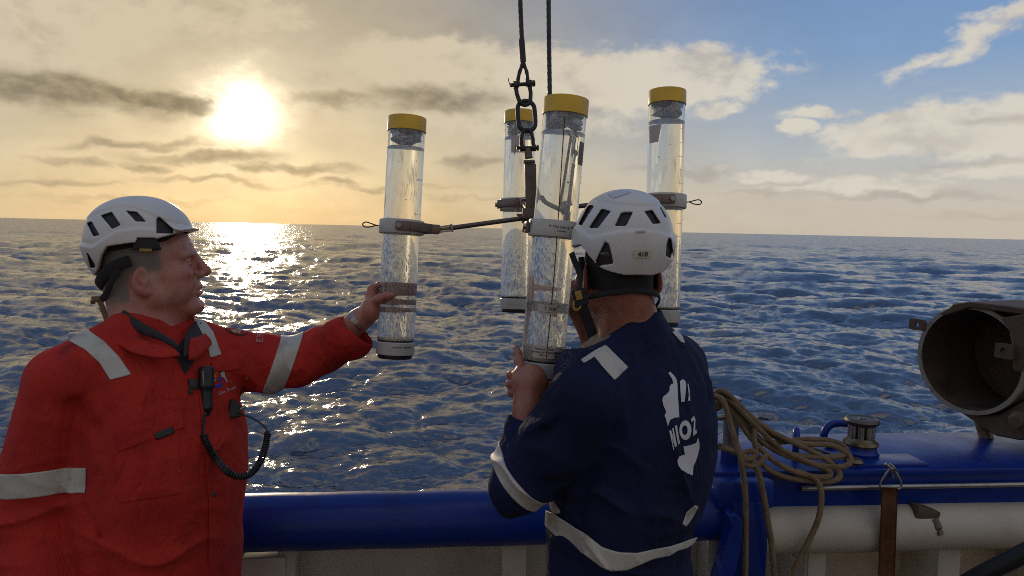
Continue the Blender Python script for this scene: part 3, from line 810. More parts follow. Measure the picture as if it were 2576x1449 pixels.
part_in_tube('c', wrap_on_tube(text_mesh('Sediment Tracer\nmicroplastic Phaeocean\n2021 01', .0068, .0002), b, ax, TR + .0018, -.02, .072, u3), 'sample_print', M_INK)
part_in_tube('c', patch_on_tube(b, ax, TR + .0008, 1.02, L - .125, .022, .052, u3), 'grey_label', M_DSTEEL)
part_in_tube('c', patch_on_tube(b, ax, TR + .0008, .62, .079, .026, .010, u3), 'tape_scrap', M_LABEL)
part_in_tube('c', patch_on_tube(b, ax, TR + .0008, 2.75, .170, .08, .024, u3), 'tape_band', M_TRAP)
part_in_tube('c', MB().tube(spline([b + ax * .425 + v3 * -.028, b + ax * .405 + v3 * -.012, b + ax * .398 + v3 * .010, b + ax * .412 + v3 * .026], 8), .0022, 8), 'hose_loop', M_TRAP)
part_in_tube('c', MB().box(b + ax * .066 + u3 * .044 + v3 * .024, (.010, .004, .006), None, .001), 'shell_fragment', M_RUST)
bb, axb, Lb, rb = TUBES['b']
part_in_tube('b', patch_on_tube(bb, axb, TR + .0008, -.10, Lb - .116, .046, .052, TOCAM), 'square_label', M_LABEL)
bd, axd, Ld, rd = TUBES['d']
part_in_tube('d', patch_on_tube(bd, axd, TR + .0008, -.95, Ld - .126, .040, .048, TOCAM, skew=.016), 'square_label', M_LABEL)
ba, axa, La, ra = TUBES['a']
part_in_tube('a', wrap_on_tube(text_mesh('scientific collection', .0075, .0002), ba, axa, TR + .0020, .55, .034, TOCAM), 'trap_print', M_DSTEEL)

HUB = P(1335, 540, 1.98)
rig = empty('sampler_frame', HUB, 'steel hub plate with four arms ending in grey clamp collars', 'sampler frame')
RP = []
hub_top, hub_bot = P(1334, 412, 1.98), P(1337, 575, 1.98)
ha = (hub_top - hub_bot).normalized(); hx = Vector((1, 0, 0)); hx = (hx - ha * hx.dot(ha)).normalized(); hy = hx.cross(ha).normalized()
hl = (hub_top - hub_bot).length
RP.append(MB().box((hub_top + hub_bot) / 2, (.032, .014, hl), (hx, hy, ha), .003).build('hub_plate', M_DSTEEL))
sp = MB().box(hub_top - ha * (.48 * hl) - hy * .012, (.019, .008, hl * .42), (hx, hy, ha), .002).build('cover_plate', M_STEEL); RP.append(sp)
big = MB().lathe([(0, 0), (.0145, 0), (.0145, .006), (.010, .010), (.005, .010), (.005, .005), (0, .005)], hub_top - ha * .046 - hy * .007, -hy, 24).build('hub_bolt', M_STEEL); RP.append(big)
RP.append(MB().lathe([(0, 0), (.0055, 0), (.0055, .006), (.003, .006), (.003, .003), (0, .003)], hub_top - ha * .105 - hy * .016, -hy, 12).build('small_bolt', M_STEEL))
nuts = MB()
for k, (dz, dx) in enumerate(((.098, -.020), (.158, -.022))):
    RP.append(MB().bolt(hub_top - ha * dz + hx * -.014, -hx, .0075, .013).build('side_nut', M_STEEL))
RP.append(MB().box(hub_bot + ha * .04, (.05, .05, .030), (hx, hy, ha), .004).build('hub_block', M_DSTEEL))
RP.append(MB().prism([(-.042, .012), (-.010, .014), (-.006, -.024), (-.014, -.026)], .008, hub_bot + ha * .030 - hy * .012, hx, ha, hy, .001).build('gusset', M_DSTEEL))

def collar(key, cy_px, loop=None, bar_side=None, print_it=False):
    b, ax, L, root = TUBES[key]
    # height along the tube seen at picture row cy_px
    best = min(range(0, 201), key=lambda i: abs(prj(b + ax * (L * i / 200))[1] - cy_px))
    c = b + ax * (L * best / 200)
    hc = .0185
    col = MB().lathe([(TR + .0012, -hc), (TR + .0095, -hc), (TR + .0105, -hc + .002), (TR + .0105, hc - .002), (TR + .0095, hc), (TR + .0012, hc)], c, ax, 56, close=True).build('collar', M_GREY)
    ad = (HUB - c); ad = (ad - ax * ad.dot(ax)).normalized(); sd = ax.cross(ad).normalized()
    kids = []
    # two cheek straps of the clamp, running past the tube to the arm
    for s in (-1, 1):
        p0 = c + sd * s * (TR + .0155) - ad * .012; p1 = c + sd * s * .020 + ad * (TR + .030)
        mid = c + sd * s * (TR + .0145) + ad * .026
        strap = MB()
        dv = (p1 - mid).normalized()
        for A_, B_ in ((p0, mid), (mid - dv * .004, p1)):
            dd = (B_ - A_).normalized(); nn = dd.cross(ax).normalized()
            strap.box((A_ + B_) / 2, ((B_ - A_).length + .006, .008, .025), (dd, nn, ax), .0035)
        kids.append(strap.build('clamp_strap', M_BRASSY))
        kids.append(MB().bolt(p0 + sd * s * .003 + ad * .006, sd * s, .008, .007).build('clamp_bolt', M_STEEL))
    neck = c + ad * (TR + .026)
    kids.append(MB().box(neck + ad * .010, (.034, .046, .024), (ad, sd, ax), .004).build('clamp_head', M_BRASSY))
    if loop:
        q = c - ad * (TR + .010); l = -ad
        pts = [q, q + l * .012 + ax * .002, q + l * .022 + ax * .005, q + l * .036 + ax * .008, q + l * .044 + ax * .002, q + l * .038 - ax * .005, q + l * .022 - ax * .004, q + l * .010 + ax * .001]
        kids.append(MB().tube(spline(pts, 6), .0017, 7).build('wire_loop', M_CABLE))
    if print_it:
        tc = (Vector((0, 0, CAM_Z)) - c); tc = (tc - ax * tc.dot(ax)).normalized()
        kids.append(link('collar_print', wrap_on_tube(text_mesh('\u2191 This side up \u2191', .0085, .0002), c, ax, TR + .0108, .26, .003, tc), M_INK, smooth=False))
        kids.append(link('collar_print', wrap_on_tube(text_mesh('A outside', .0055, .0002), c, ax, TR + .0108, .26, -.006, tc), M_INK, smooth=False))
        cp = c + (tc.cross(ax)) * 0
        kids.append(MB().box(c - ax.cross(tc) * -.050 * -1 + tc * .030 , (.003, .003, .030), (ax.cross(tc), tc, (ax * .9 + ax.cross(tc) * -.35).normalized()), .0008).build('pin_spring', M_BRASS))
    for k in kids: adopt(col, k)
    # arm: turnbuckle yoke then round bar to the hub
    hubp = HUB + (-ad) * .018 + Z_ * ((c - HUB).z * .25)
    a0 = neck + ad * .024
    da = (hubp - a0).normalized(); La = (hubp - a0).length
    arm = MB().tube([a0 + da * .03, hubp], .0066, 12).build('arm', M_DSTEEL)
    nn = da.cross(ax).normalized(); uu = nn.cross(da)
    yk = MB()
    for s in (-1, 1): yk.box(a0 + da * .018 + uu * s * .007, (.036, .010, .004), (da, nn, uu), .001)
    yk.box(a0 + da * .036, (.006, .014, .022), (da, nn, uu), .001); yk.box(a0, (.006, .014, .020), (da, nn, uu), .001)
    y = yk.build('yoke', M_STEEL); pin = MB().tube([a0, a0 + da * .036], .004, 10).build('screw', M_BRASS)
    adopt(arm, y, pin)
    RP.extend([col, arm])
def prj(p):
    q = CAM_R.transposed() @ (Vector(p) - Vector((0, 0, CAM_Z)))
    return (q.x / -q.z * FPX + W2, -q.y / -q.z * FPX + H2, -q.z)
M_BRASSY = wear_mat('brown_anodised_clamp', (.20, .14, .105), (.13, .09, .065), .42, 14, metal=.55, bump=.15)
collar('a', 573, loop=True)
collar('b', 516)
collar('c', 578, print_it=True)
collar('d', 508, loop=True)
adopt(rig, *RP)

# wire ropes, shackles and link
def laid(name, pts, r, label, cat='wire rope'):
    pts = spline(pts, 6); L = sum((b - a).length for a, b in zip(pts, pts[1:])); n = max(2, int(L / .004))
    dense = []
    for i in range(n + 1):
        f = i / n * (len(pts) - 1); k = min(int(f), len(pts) - 2); dense.append(pts[k].lerp(pts[k + 1], f - k))
    o = MB().tube(dense, r, 18, twist=55.0, lay=.085, nl=6).build(name, M_CABLE, smooth=60)
    return tag(o, label, cat)
D_ = 1.98
eye_o = P(1314, 212, D_)
laid('wire_rope', [P(1303, -420, D_), P(1308, -40, D_), P(1311, 60, D_), P(1314, 120, D_), P(1316, 150, D_)], .0062, 'dark greasy wire rope ending in a spliced eye above the shackle')
we = bpy.data.objects['wire_rope']
ey = MB()
for s in (-1, 1):
    ey.tube(spline([P(1316, 148, D_), P(1316 + s * 3, 165, D_), P(1316 + s * 9, 182, D_), P(1315 + s * 12, 204, D_), P(1315 + s * 7, 216, D_)], 5), .0052, 10, twist=55, lay=.08, nl=6)
ey = ey.build('eye', M_CABLE); adopt(we, ey)
sl = MB().tube([P(1312, 100, D_), P(1316, 155, D_)], .0085, 12).build('splice_sleeve', M_CABLE); adopt(we, sl)
laid('wire_rope.001', [P(1379, -420, 1.92), P(1380, 0, 1.92), P(1383, 240, 1.92), P(1388, 520, 1.93)], .0060, 'straight dark wire rope passing down behind the tilted tube')

def shackle(name, top, bot, w, r, ax_side, label, pin_at_top=True, spl=None):
    """bow shackle between two points, pin at the first"""
    u = (bot - top).normalized(); side = (ax_side - u * ax_side.dot(u)).normalized(); Ls = (bot - top).length
    pts = [top + side * w / 2, top + side * w * .5 + u * Ls * .45]
    for k in range(9):
        a = math.pi * k / 8
        pts.append(bot - u * w * .42 + side * math.cos(a) * w * .42 + u * math.sin(a) * w * .42)
    pts += [top - side * w * .5 + u * Ls * .45, top - side * w / 2]
    root = empty(name, top, label, 'shackle')
    ps = [MB().tube(pts, r, 12).build('bow', M_CABLE)]
    eyes = MB()
    for s in (-1, 1): eyes.lathe([(0, -r * 1.15), (r * 1.75, -r * 1.15), (r * 1.75, r * 1.15), (0, r * 1.15)], top + side * s * w * .5, side, 14)
    ps.append(eyes.build('bow_eyes', M_CABLE))
    pin = MB().lathe([(0, -w * .5 - r * 2.8), (r * .9, -w * .5 - r * 2.8), (r * .9, w * .5 + r * 1.5), (r * 1.5, w * .5 + r * 1.5), (r * 1.5, w * .5 + r * 2.6), (0, w * .5 + r * 2.6)], top, side, 12).build('pin', M_CABLE)
    ps.append(pin)
    if spl:
        ps.append(MB().tube(spline([top - side * (w * .5 + r * 2.2), top - side * (w * .5 + r * 3.0) + Z_ * .006, top - side * (w * .5 + r * 3.6) + Z_ * spl], 5), .0012, 6).build('split_pin', M_CABLE))
    adopt(root, *ps)
    return root
shackle('upper_shackle', P(1314, 212, D_), P(1322, 264, D_), .040, .0060, Vector((1, .25, 0)), 'dark bow shackle joining the spliced rope eye to the oval link', spl=.02)
def oval(name, c0, c1, w, r, label):
    u = (c1 - c0).normalized(); s = Vector((1, .15, 0)); s = (s - u * s.dot(u)).normalized(); L = (c1 - c0).length; pts = []
    for k in range(40):
        a = 2 * math.pi * k / 40
        ca, sa = math.cos(a), math.sin(a)
        pts.append((c0 + c1) / 2 + u * (L / 2 - w / 2) * (1 if sa > 0 else -1) * min(1, abs(sa) * 3) + u * sa * w / 2 + s * ca * w / 2)
    o = MB().tube(pts, r, 14, closed=True).build(name, M_CABLE)
    return tag(o, label, 'chain link')
oval('oval_link', P(1322, 254, D_ + .004), P(1327, 330, D_ + .004), .049, .0063, 'single dark oval chain link between the two shackles')
shackle('lower_shackle', P(1327, 372, D_), P(1325, 326, D_), .033, .0055, Vector((1, .2, 0)), 'small dark shackle bolting the oval link to the hub swivel', spl=-.018)
sw = MB().tube([P(1327, 374, D_), P(1330, 398, D_)], [.0105, .0115], 14)
sw.lathe([(0, 0), (.017, 0), (.017, .006), (0, .006)], P(1331, 410, D_), ha, 16)
sw = sw.build('swivel_eye', M_DSTEEL); adopt(rig, sw)
# ------------------------------------------------------------------ smooth solids for people and clothing: distance fields meshed on a sparse grid
def A3(v): return np.array(v, np.float32)
def smin(a, b, k):
    if k <= 0: return np.minimum(a, b)
    h = np.clip(.5 + .5 * (b - a) / k, 0, 1)
    return b + (a - b) * h - k * h * (1 - h)
def d_cone(a, b, r1, r2):
    a = A3(a); b = A3(b); ba = b - a; L2 = float(ba @ ba) + 1e-12
    def fn(p):
        q = p - a; t = np.clip((q @ ba) / L2, 0, 1)
        return np.sqrt(((q - t[..., None] * ba) ** 2).sum(-1)) - (r1 + (r2 - r1) * t)
    return fn, (a + b) / 2, float(np.sqrt(L2)) / 2 + max(r1, r2)
def d_ell(c, r, M=None):
    c = A3(c); r = A3(r); M = np.eye(3, dtype=np.float32) if M is None else np.array(M, np.float32)   # rows = axes
    def fn(p):
        q = (p - c) @ M.T; k0 = np.sqrt(((q / r) ** 2).sum(-1)); k1 = np.sqrt(((q / (r * r)) ** 2).sum(-1)) + 1e-9
        return k0 * (k0 - 1) / k1
    return fn, c, float(r.max())
def d_box(c, h, M=None, rad=.004):
    c = A3(c); h = A3(h); M = np.eye(3, dtype=np.float32) if M is None else np.array(M, np.float32)
    def fn(p):
        q = np.abs((p - c) @ M.T) - (h - rad)
        return np.sqrt((np.maximum(q, 0) ** 2).sum(-1)) + np.minimum(q.max(-1), 0) - rad
    return fn, c, float(np.sqrt((h ** 2).sum()))
def d_loft(o, l, f, tab):
    """body column: tab rows (z, centre x, centre y, half width, half depth front, half depth back), world heights; l, f horizontal axes"""
    tab = np.array(sorted(tab), np.float32); l = A3(l); f = A3(f)
    z0, z1 = tab[0, 0], tab[-1, 0]
    from_z = lambda z, i: np.interp(z, tab[:, 0], tab[:, i]).astype(np.float32)
    def fn(p):
        z = p[..., 2]
        cx = from_z(z, 1); cy = from_z(z, 2); a = from_z(z, 3); bf = from_z(z, 4); bb = from_z(z, 5)
        q0 = p[..., 0] - cx; q1 = p[..., 1] - cy
        x = q0 * l[0] + q1 * l[1]; y = q0 * f[0] + q1 * f[1]
        b = np.where(y > 0, bf, bb)
        k = (np.abs(x / a) ** 2.25 + np.abs(y / b) ** 2.25) ** (1 / 2.25)
        d = (k - 1) * np.minimum(a, b) * .92
        return np.maximum(d, np.maximum(z0 - z, z - z1))
    c = A3((tab[:, 1].mean(), tab[:, 2].mean(), (z0 + z1) / 2)); return fn, c, float((z1 - z0) / 2 + tab[:, 3].max())
def poly_d(poly, x, y):
    P_ = np.array(poly, np.float32); n = len(P_); d = np.full(x.shape, 1e9, np.float32); s = np.ones(x.shape, np.float32)
    for i in range(n):
        a = P_[i]; b = P_[i - 1]; ex, ey = b - a; wx = x - a[0]; wy = y - a[1]
        t = np.clip((wx * ex + wy * ey) / (ex * ex + ey * ey + 1e-12), 0, 1)
        d = np.minimum(d, (wx - ex * t) ** 2 + (wy - ey * t) ** 2)
        c1 = y >= a[1]; c2 = y < b[1]; c3 = ex * wy > ey * wx
        s = np.where((c1 & c2 & c3) | (~c1 & ~c2 & ~c3), -s, s)
    return s * np.sqrt(d)

class Sdf:
    def __init__(s): s.ops = []
    def op(s, prim, k=0.0, mode='u'): s.ops.append((prim[0], A3(prim[1]), float(prim[2]), k, mode)); return s
    def cone(s, a, b, r1, r2=None, k=.012, mode='u'): return s.op(d_cone(a, b, r1, r1 if r2 is None else r2), k, mode)
    def ell(s, c, r, M=None, k=.012, mode='u'): return s.op(d_ell(c, r, M), k, mode)
    def box(s, c, h, M=None, rad=.004, k=.004, mode='u'): return s.op(d_box(c, h, M, rad), k, mode)
    def chain(s, pts, rads, k=.008):
        for i in range(len(pts) - 1): s.cone(pts[i], pts[i + 1], rads[i], rads[i + 1], k)
        return s
    def fold(s, pts, w, h):
        """ridge (h > 0) or crease (h < 0) of width w along a polyline"""
        for a, b in zip(pts, pts[1:]):
            a_, b_ = A3(a), A3(b)
            f0, c, R = d_cone(a_, b_, 0.0, 0.0)
            s.ops.append(((lambda p, f0=f0, w=w, h=h: h * np.exp(-(f0(p) / w) ** 2)), c, R + w * 2.2, 0, 'd'))
        return s
    def disp(s, fn, c, R): s.ops.append((fn, A3(c), float(R), 0, 'd')); return s
    def ev(s, Pb):
        """Pb (blocks, points, 3)"""
        bc = (Pb.max(1) + Pb.min(1)) / 2; br = np.sqrt(((Pb.max(1) - Pb.min(1)) ** 2).sum(-1)) / 2
        F = np.full(Pb.shape[:2], .4, np.float32)
        for fn, c, R, k, mode in s.ops:
            sel = np.nonzero(np.sqrt(((bc - c) ** 2).sum(-1)) < R + br + k + .035)[0]
            if not len(sel): continue
            d = fn(Pb[sel]).astype(np.float32); g = F[sel]
            if mode == 'u': g = smin(g, d, k)
            elif mode == 's': g = -smin(-g, d, k)
            elif mode == 'i': g = -smin(-g, -d, k)
            elif mode == 'd': g = g - d
            F[sel] = g
        return F
    def bounds(s):
        lo = np.min([c - R for f, c, R, k, m in s.ops if m == 'u'], 0); hi = np.max([c + R for f, c, R, k, m in s.ops if m == 'u'], 0)
        return lo - .02, hi + .02

def mesh_sdf(sdf, h, lo=None, hi=None, name='solid', reach=.03, smooth=0):
    B = 10
    if lo is None: lo, hi = sdf.bounds()
    lo = A3(lo); nb = np.maximum(1, np.ceil((A3(hi) - lo) / (h * B)).astype(int))
    I = np.stack(np.meshgrid(*[np.arange(n) for n in nb], indexing='ij'), -1).reshape(-1, 3)
    cen = lo + (I + .5) * (h * B)
    Fc = sdf.ev(cen.astype(np.float32)[:, None, :])[:, 0]
    I = I[np.abs(Fc) < h * B * .87 * 1.25 + reach]
    g = np.arange(B + 1); G = np.stack(np.meshgrid(g, g, g, indexing='ij'), -1).reshape(-1, 3)
    idx = I[:, None, :] * B + G[None]
    F = np.empty(idx.shape[:2], np.float32)
    for s0 in range(0, len(I), 600):
        F[s0:s0 + 600] = sdf.ev((lo + idx[s0:s0 + 600] * h).astype(np.float32))
    F = F.reshape(-1, B + 1, B + 1, B + 1); S_ = F < 0
    N = (nb * B + 2).astype(np.int64)
    key = lambda q: q[..., 0] + N[0] * (q[..., 1] + N[1] * q[..., 2])
    c8 = [(i, j, k) for i in (0, 1) for j in (0, 1) for k in (0, 1)]
    cs = sum(S_[:, i:B + i, j:B + j, k:B + k].astype(np.int8) for i, j, k in c8)
    act = np.argwhere((cs > 0) & (cs < 8)); bi = act[:, 0]; cell = act[:, 1:]
    val = np.stack([F[bi, cell[:, 0] + i, cell[:, 1] + j, cell[:, 2] + k] for i, j, k in c8], 1)
    acc = np.zeros((len(act), 3), np.float32); cnt = np.zeros(len(act), np.float32)
    C = np.array(c8, np.float32)
    for a in range(8):
        for b in range(a + 1, 8):
            if np.abs(C[a] - C[b]).sum() != 1: continue
            va, vb = val[:, a], val[:, b]; m = (va < 0) != (vb < 0)
            t = np.where(m, va / np.where(m, va - vb, 1), 0)
            acc += m[:, None] * (C[a] + (C[b] - C[a]) * t[:, None]); cnt += m
    gc = I[bi].astype(np.int64) * B + cell
    V = lo + (gc + acc / cnt[:, None]) * h
    k_ = key(gc); order = np.argsort(k_); ks = k_[order]
    def find(q):
        kk = key(q); p = np.searchsorted(ks, kk); p = np.minimum(p, len(ks) - 1); ok = ks[p] == kk
        return order[p], ok
    quads = []
    for ax in range(3):
        sl0 = [slice(0, B)] * 3; sl1 = [slice(0, B)] * 3; sl1[ax] = slice(1, B + 1)
        A_ = S_[(slice(None), *sl0)]; B_ = S_[(slice(None), *sl1)]
        e = np.argwhere(A_ != B_); ins = A_[tuple(e.T)]
        gp = I[e[:, 0]].astype(np.int64) * B + e[:, 1:]
        u, v = [(1, 2), (2, 0), (0, 1)][ax]
        du = np.zeros(3, np.int64); du[u] = 1; dv = np.zeros(3, np.int64); dv[v] = 1
        q = []; ok = np.ones(len(gp), bool)
        for off in (-du - dv, -dv, 0 * du, -du):
            w, o = find(gp + off); q.append(w); ok &= o
        q = np.stack(q, 1)[ok]; ins = ins[ok]
        q[~ins] = q[~ins][:, ::-1]
        quads.append(q)
    Q = np.concatenate(quads)
    for _ in range(smooth):
        e = np.concatenate([Q[:, [0, 1]], Q[:, [1, 2]], Q[:, [2, 3]], Q[:, [3, 0]]])
        s1 = np.zeros_like(V); n1 = np.zeros(len(V), np.float32)
        np.add.at(s1, e[:, 0], V[e[:, 1]]); np.add.at(n1, e[:, 0], 1)
        V = V * .5 + .5 * s1 / np.maximum(n1, 1)[:, None]
    return mesh_np(name, V, Q)

def shell_patch(cloth, region, t0, t1, h, name, mat, parent=None, c=None, R=.3, smooth=1):
    h = min(h, .0022)
    """a piece lying on the surface of another field: t0 below to t1 above it, inside region(p) < 0"""
    q = Sdf()
    def fn(p):
        F = cloth.ev(p); r = region(p)
        return np.maximum(np.maximum(F - t1, -(F + t0)), r)
    q.op((fn, A3(c), R)); c = A3(c)
    me = mesh_sdf(q, h, c - R, c + R, name, reach=.02, smooth=smooth)
    return link(name, me, mat, parent)

def frame(fwd, up=(0, 0, 1)):
    f = Vector(fwd).normalized(); u = Vector(up); l = u.cross(f).normalized(); u = f.cross(l).normalized()
    return f, l, u
class Loc:
    """a local frame in millimetres: x forward, y to the left, z up"""
    def __init__(s, o, fwd, up=(0, 0, 1), sc=1.0):
        s.o = Vector(o); s.f, s.l, s.u = frame(fwd, up); s.sc = sc * .001
        s.M = np.array([s.f, s.l, s.u], np.float32)
    def __call__(s, x, y, z): return s.o + (s.f * x + s.l * y + s.u * z) * s.sc
    def pitched(s, deg):
        a = R_(deg); q = Loc(s.o, s.f * math.cos(a) + s.u * math.sin(a), s.u * math.cos(a) - s.f * math.sin(a), s.sc * 1000); return q
    def local(s, p): return ((np.asarray(p, np.float32) - A3(s.o)) @ s.M.T) / s.sc

def head_field(S_, H, neck_to, neck_r, heavy=0.0, age=0.0):
    """head on frame H (ear centre at the origin); neck runs to a world point"""
    m = H.sc; R3 = H.M
    E = lambda c, r, k=8, mode='u', M=None: S_.ell(H(*c), [x * m for x in r], R3 if M is None else M, k * m, mode)
    C = lambda a, b, r1, r2=None, k=8, mode='u': S_.cone(H(*a), H(*b), r1 * m, (r1 if r2 is None else r2) * m, k * m, mode)
    E((-2, 0, 50), (99, 76, 80), 1)
    E((45, 0, -2), (60, 64, 72), 20)
    E((72, 0, 62), (30, 55, 40), 20)                      # forehead
    for s in (-1, 1):
        C((18, s * 54, -42), (82, s * 22, -80), 17 + heavy * 3, 15, 22)   # jaw line
        C((10, s * 58, -5), (20, s * 54, -45), 18, 16, 20)
        E((68, s * 47, 2), (30, 20, 20), 18)              # cheek bone
        E((62, s * 45, -32), (30, 22 + heavy * 4, 30), 18)    # cheek
        C((99, s * 8, 47), (90, s * 42, 44), 8, 7, 10)    # brow
    C((84, -20, -78), (84, 20, -78), 17, 17, 14)
    E((90, 0, -80), (17, 20, 15), 10)                     # chin
    E((84, 0, -36), (22, 34, 30), 14)
    for s in (-1, 1): E((102, s * 31, 27), (17, 17, 12), 7, 's')          # sockets
    for s in (-1, 1):
        E((84.5, s * 31, 27), (13, 14, 12.5), 1.5)
        C((95, s * 20, 32), (93, s * 43, 31), 3.4, 3.0, 3)              # upper lid
        C((95, s * 20, 22), (93, s * 42, 22), 3.6, 3.2, 4)              # lower lid
        C((92, s * 24, 12), (86, s * 42, 16), 3.5, 3, 6)                # bag
    C((102, 0, 42), (120, 0, 6), 8.5, 11, 7)                # nose
    E((121, 0, 0), (13.5, 13, 12.5), 6)
    for s in (-1, 1):
        E((110, s * 13, -5), (13, 8.5, 9.5), 5)
        E((115, s * 8, -14), (7, 4, 3.5), 2, 's')
        C((99, s * 22, -6), (92, s * 33, -38), 3.0, 3.0, 6, 's')        # nasolabial fold
    E((102, 0, -33), (8, 24, 6.5), 5); E((100, 0, -49), (8.5, 21, 7), 5)
    C((112, -20, -41), (112, 20, -41), 2.2, 2.2, 2, 's'); C((104, -26, -42), (104, 26, -42), 2.4, 2.4, 2.5, 's')
    C((104, -18, -61), (104, 18, -61), 5, 5, 7, 's')
    if heavy:
        E((34, 0, -80), (50, 43, 24), 24)                 # double chin
        C((56, -18, -90), (56, 18, -90), 10, 10, 18)
    if age:
        for q in range(3): C((100, -34, 66 + 10 * q), (100, 34, 66 + 10 * q), 1.5, 1.5, 3, 's')
        for s in (-1, 1):
            for q in (-1, 0, 1): C((84, s * 46, 28 + q * 5), (76, s * 56, 28 + q * 10), 1.2, 1.0, 2.5, 's')
    # ears
    for s in (-1, 1):
        T = np.array([H.f * .94 - H.l * s * .34, H.l * s * .94 + H.f * .34, H.u], np.float32)
        tilt = R_(-12); f2 = Vector(T[0]) * math.cos(tilt) + H.u * math.sin(tilt); u2 = H.u * math.cos(tilt) - Vector(T[0]) * math.sin(tilt)
        T = np.array([f2, T[1], u2], np.float32)
        E((-4, s * 80, 1), (18, 6.5, 32), 4, 'u', T)
        E((-3, s * 86, 3), (11, 5, 21), 3, 's', T)
        C((2, s * 79, -10), (9, s * 77, 2), 4.5, 4, 4)    # tragus
        C((-4, s * 83, -4), (-8, s * 84, 16), 3, 2.5, 3)  # antihelix
        E((2, s * 78, -27), (9, 6, 9), 5)
    n0 = H(-18, 0, -20)
    S_.cone(n0, neck_to, neck_r * .97, neck_r, .03)
    S_.cone(H(-52, 0, -15), Vector(neck_to) - H.f * .012, neck_r * .70, neck_r * .86, .03)

def finger(S_, pts, r0, r1, k=.004, nail=None):
    n = len(pts); rs = [r0 + (r1 - r0) * i / (n - 1) for i in range(n)]
    S_.chain(pts, rs, k)
    for i in range(1, n - 1): S_.ell(pts[i], [rs[i] * 1.10] * 3, None, .004)       # knuckles
M_SKINS = {}
def skin_mat(name, base, ruddy, hair):
    m, n, b = newmat(name)
    tc = n.node('ShaderNodeTexCoord').outputs['Object']
    a = n.node('ShaderNodeAttribute', attribute_name='hair').outputs['Fac']
    rd = n.node('ShaderNodeAttribute', attribute_name='ruddy').outputs['Fac']
    mott = n.noise(tc, 32, 5, .6); pore = n.noise(tc, 210, 3, .6)
    c = n.mix(n.mapr(n.add(mott, n.mul(pore, .3)), .45, .85), base, ruddy)
    c = n.mix(n.mul(rd, .8), c, tuple(x * y for x, y in zip(ruddy, (1.0, .78, .78))))
    st = n.noise(tc, 420, 2, .7)
    hm = n.mul(a, n.mapr(n.add(n.mul(a, .9), n.mul(n.sub(st, .5), 1.0)), .25, .85))
    c = n.mix(hm, c, hair)
    n.put(b.inputs['Base Color'], c)
    n.put(b.inputs['Roughness'], n.add(.42, n.mul(hm, .45)))
    b.inputs['Subsurface Weight'].default_value = .12; b.inputs['Subsurface Radius'].default_value = (.012, .004, .002); b.inputs['Subsurface Scale'].default_value = .6
    bp = n.node('ShaderNodeBump'); bp.inputs['Strength'].default_value = .35; bp.inputs['Distance'].default_value = .0012
    n.put(bp.inputs['Height'], n.add(n.mul(pore, .6), n.noise(tc, 70, 4, .6))); m.node_tree.links.new(bp.outputs[0], b.inputs['Normal'])
    return m
def cloth_mat(name, col, col2, stain, weave=620, bump=.85, rough=.85, stain_t=(.60, .74), fleck=None, sheen=.15):
    m, n, b = newmat(name)
    tc = n.node('ShaderNodeTexCoord').outputs['Object']
    c = n.mix(n.mapr(n.noise(tc, 5, 6, .62), .35, .7), col, col2)
    c = n.mix(n.mul(n.mapr(n.noise(tc, 6.5, 7, .66), *stain_t), .75), c, stain)
    if fleck:
        v = n.node('ShaderNodeTexVoronoi'); v.inputs['Scale'].default_value = 26; n.put(v.inputs['Vector'], n.vm('ADD', tc, n.scale(n.noise(tc, 60, 2, color=True), .03)))
        hit = n.mul(n.mapr(v.outputs['Distance'], .12, .07), n.mapr(n.noise(tc, 7, 3), .60, .66))
        c = n.mix(hit, c, fleck)
    n.put(b.inputs['Base Color'], c); b.inputs['Roughness'].default_value = rough; b.inputs['Specular IOR Level'].default_value = .25
    b.inputs['Sheen Weight'].default_value = sheen; b.inputs['Sheen Roughness'].default_value = .5
    b.inputs['Sheen Tint'].default_value = (*[min(1, x * 2 + .1) for x in col], 1)
    mp = n.node('ShaderNodeMapping'); mp.inputs['Scale'].default_value = (1, 1, .45); n.put(mp.inputs['Vector'], tc)
    wr = n.noise(mp.outputs[0], 9, 5, .55, .9); wr2 = n.noise(mp.outputs[0], 27, 4, .55, .5)
    hgt = n.add(n.add(n.mul(wr, 13.0), n.mul(wr2, 4.5)), n.mul(n.noise(tc, weave, 2, .5), .08))
    bp = n.node('ShaderNodeBump'); bp.inputs['Strength'].default_value = bump; bp.inputs['Distance'].default_value = .0024
    n.put(bp.inputs['Height'], hgt); m.node_tree.links.new(bp.outputs[0], b.inputs['Normal'])
    return m
def tape_mat():
    m, n, b = newmat('reflective_tape')
    tc = n.node('ShaderNodeTexCoord').outputs['Object']
    c = n.mix(n.mapr(n.noise(tc, 16, 6, .65), .50, .72), (.50, .47, .40), (.30, .27, .22))
    c = n.mix(n.mapr(n.noise(tc, 42, 4, .7), .66, .74), c, (.16, .14, .10))
    n.put(b.inputs['Base Color'], c); b.inputs['Roughness'].default_value = .55; b.inputs['Metallic'].default_value = .12
    bp = n.node('ShaderNodeBump'); bp.inputs['Strength'].default_value = .4; bp.inputs['Distance'].default_value = .002
    n.put(bp.inputs['Height'], n.add(n.noise(tc, 22, 4), n.mul(n.noise(tc, 500, 2), .12))); m.node_tree.links.new(bp.outputs[0], b.inputs['Normal'])
    return m
M_TAPE = tape_mat()
M_RED = cloth_mat('red_work_cloth', (.50, .030, .017), (.36, .019, .014), (.085, .010, .009), fleck=(.5, .42, .38), stain_t=(.58, .74))
M_NAVY = cloth_mat('navy_work_cloth', (.0085, .0115, .046), (.0055, .0072, .029), (.003, .0036, .011), stain_t=(.6, .8), sheen=.06)
M_GREYCLOTH = cloth_mat('charcoal_shirt_cloth', (.045, .040, .042), (.030, .027, .030), (.02, .02, .02))
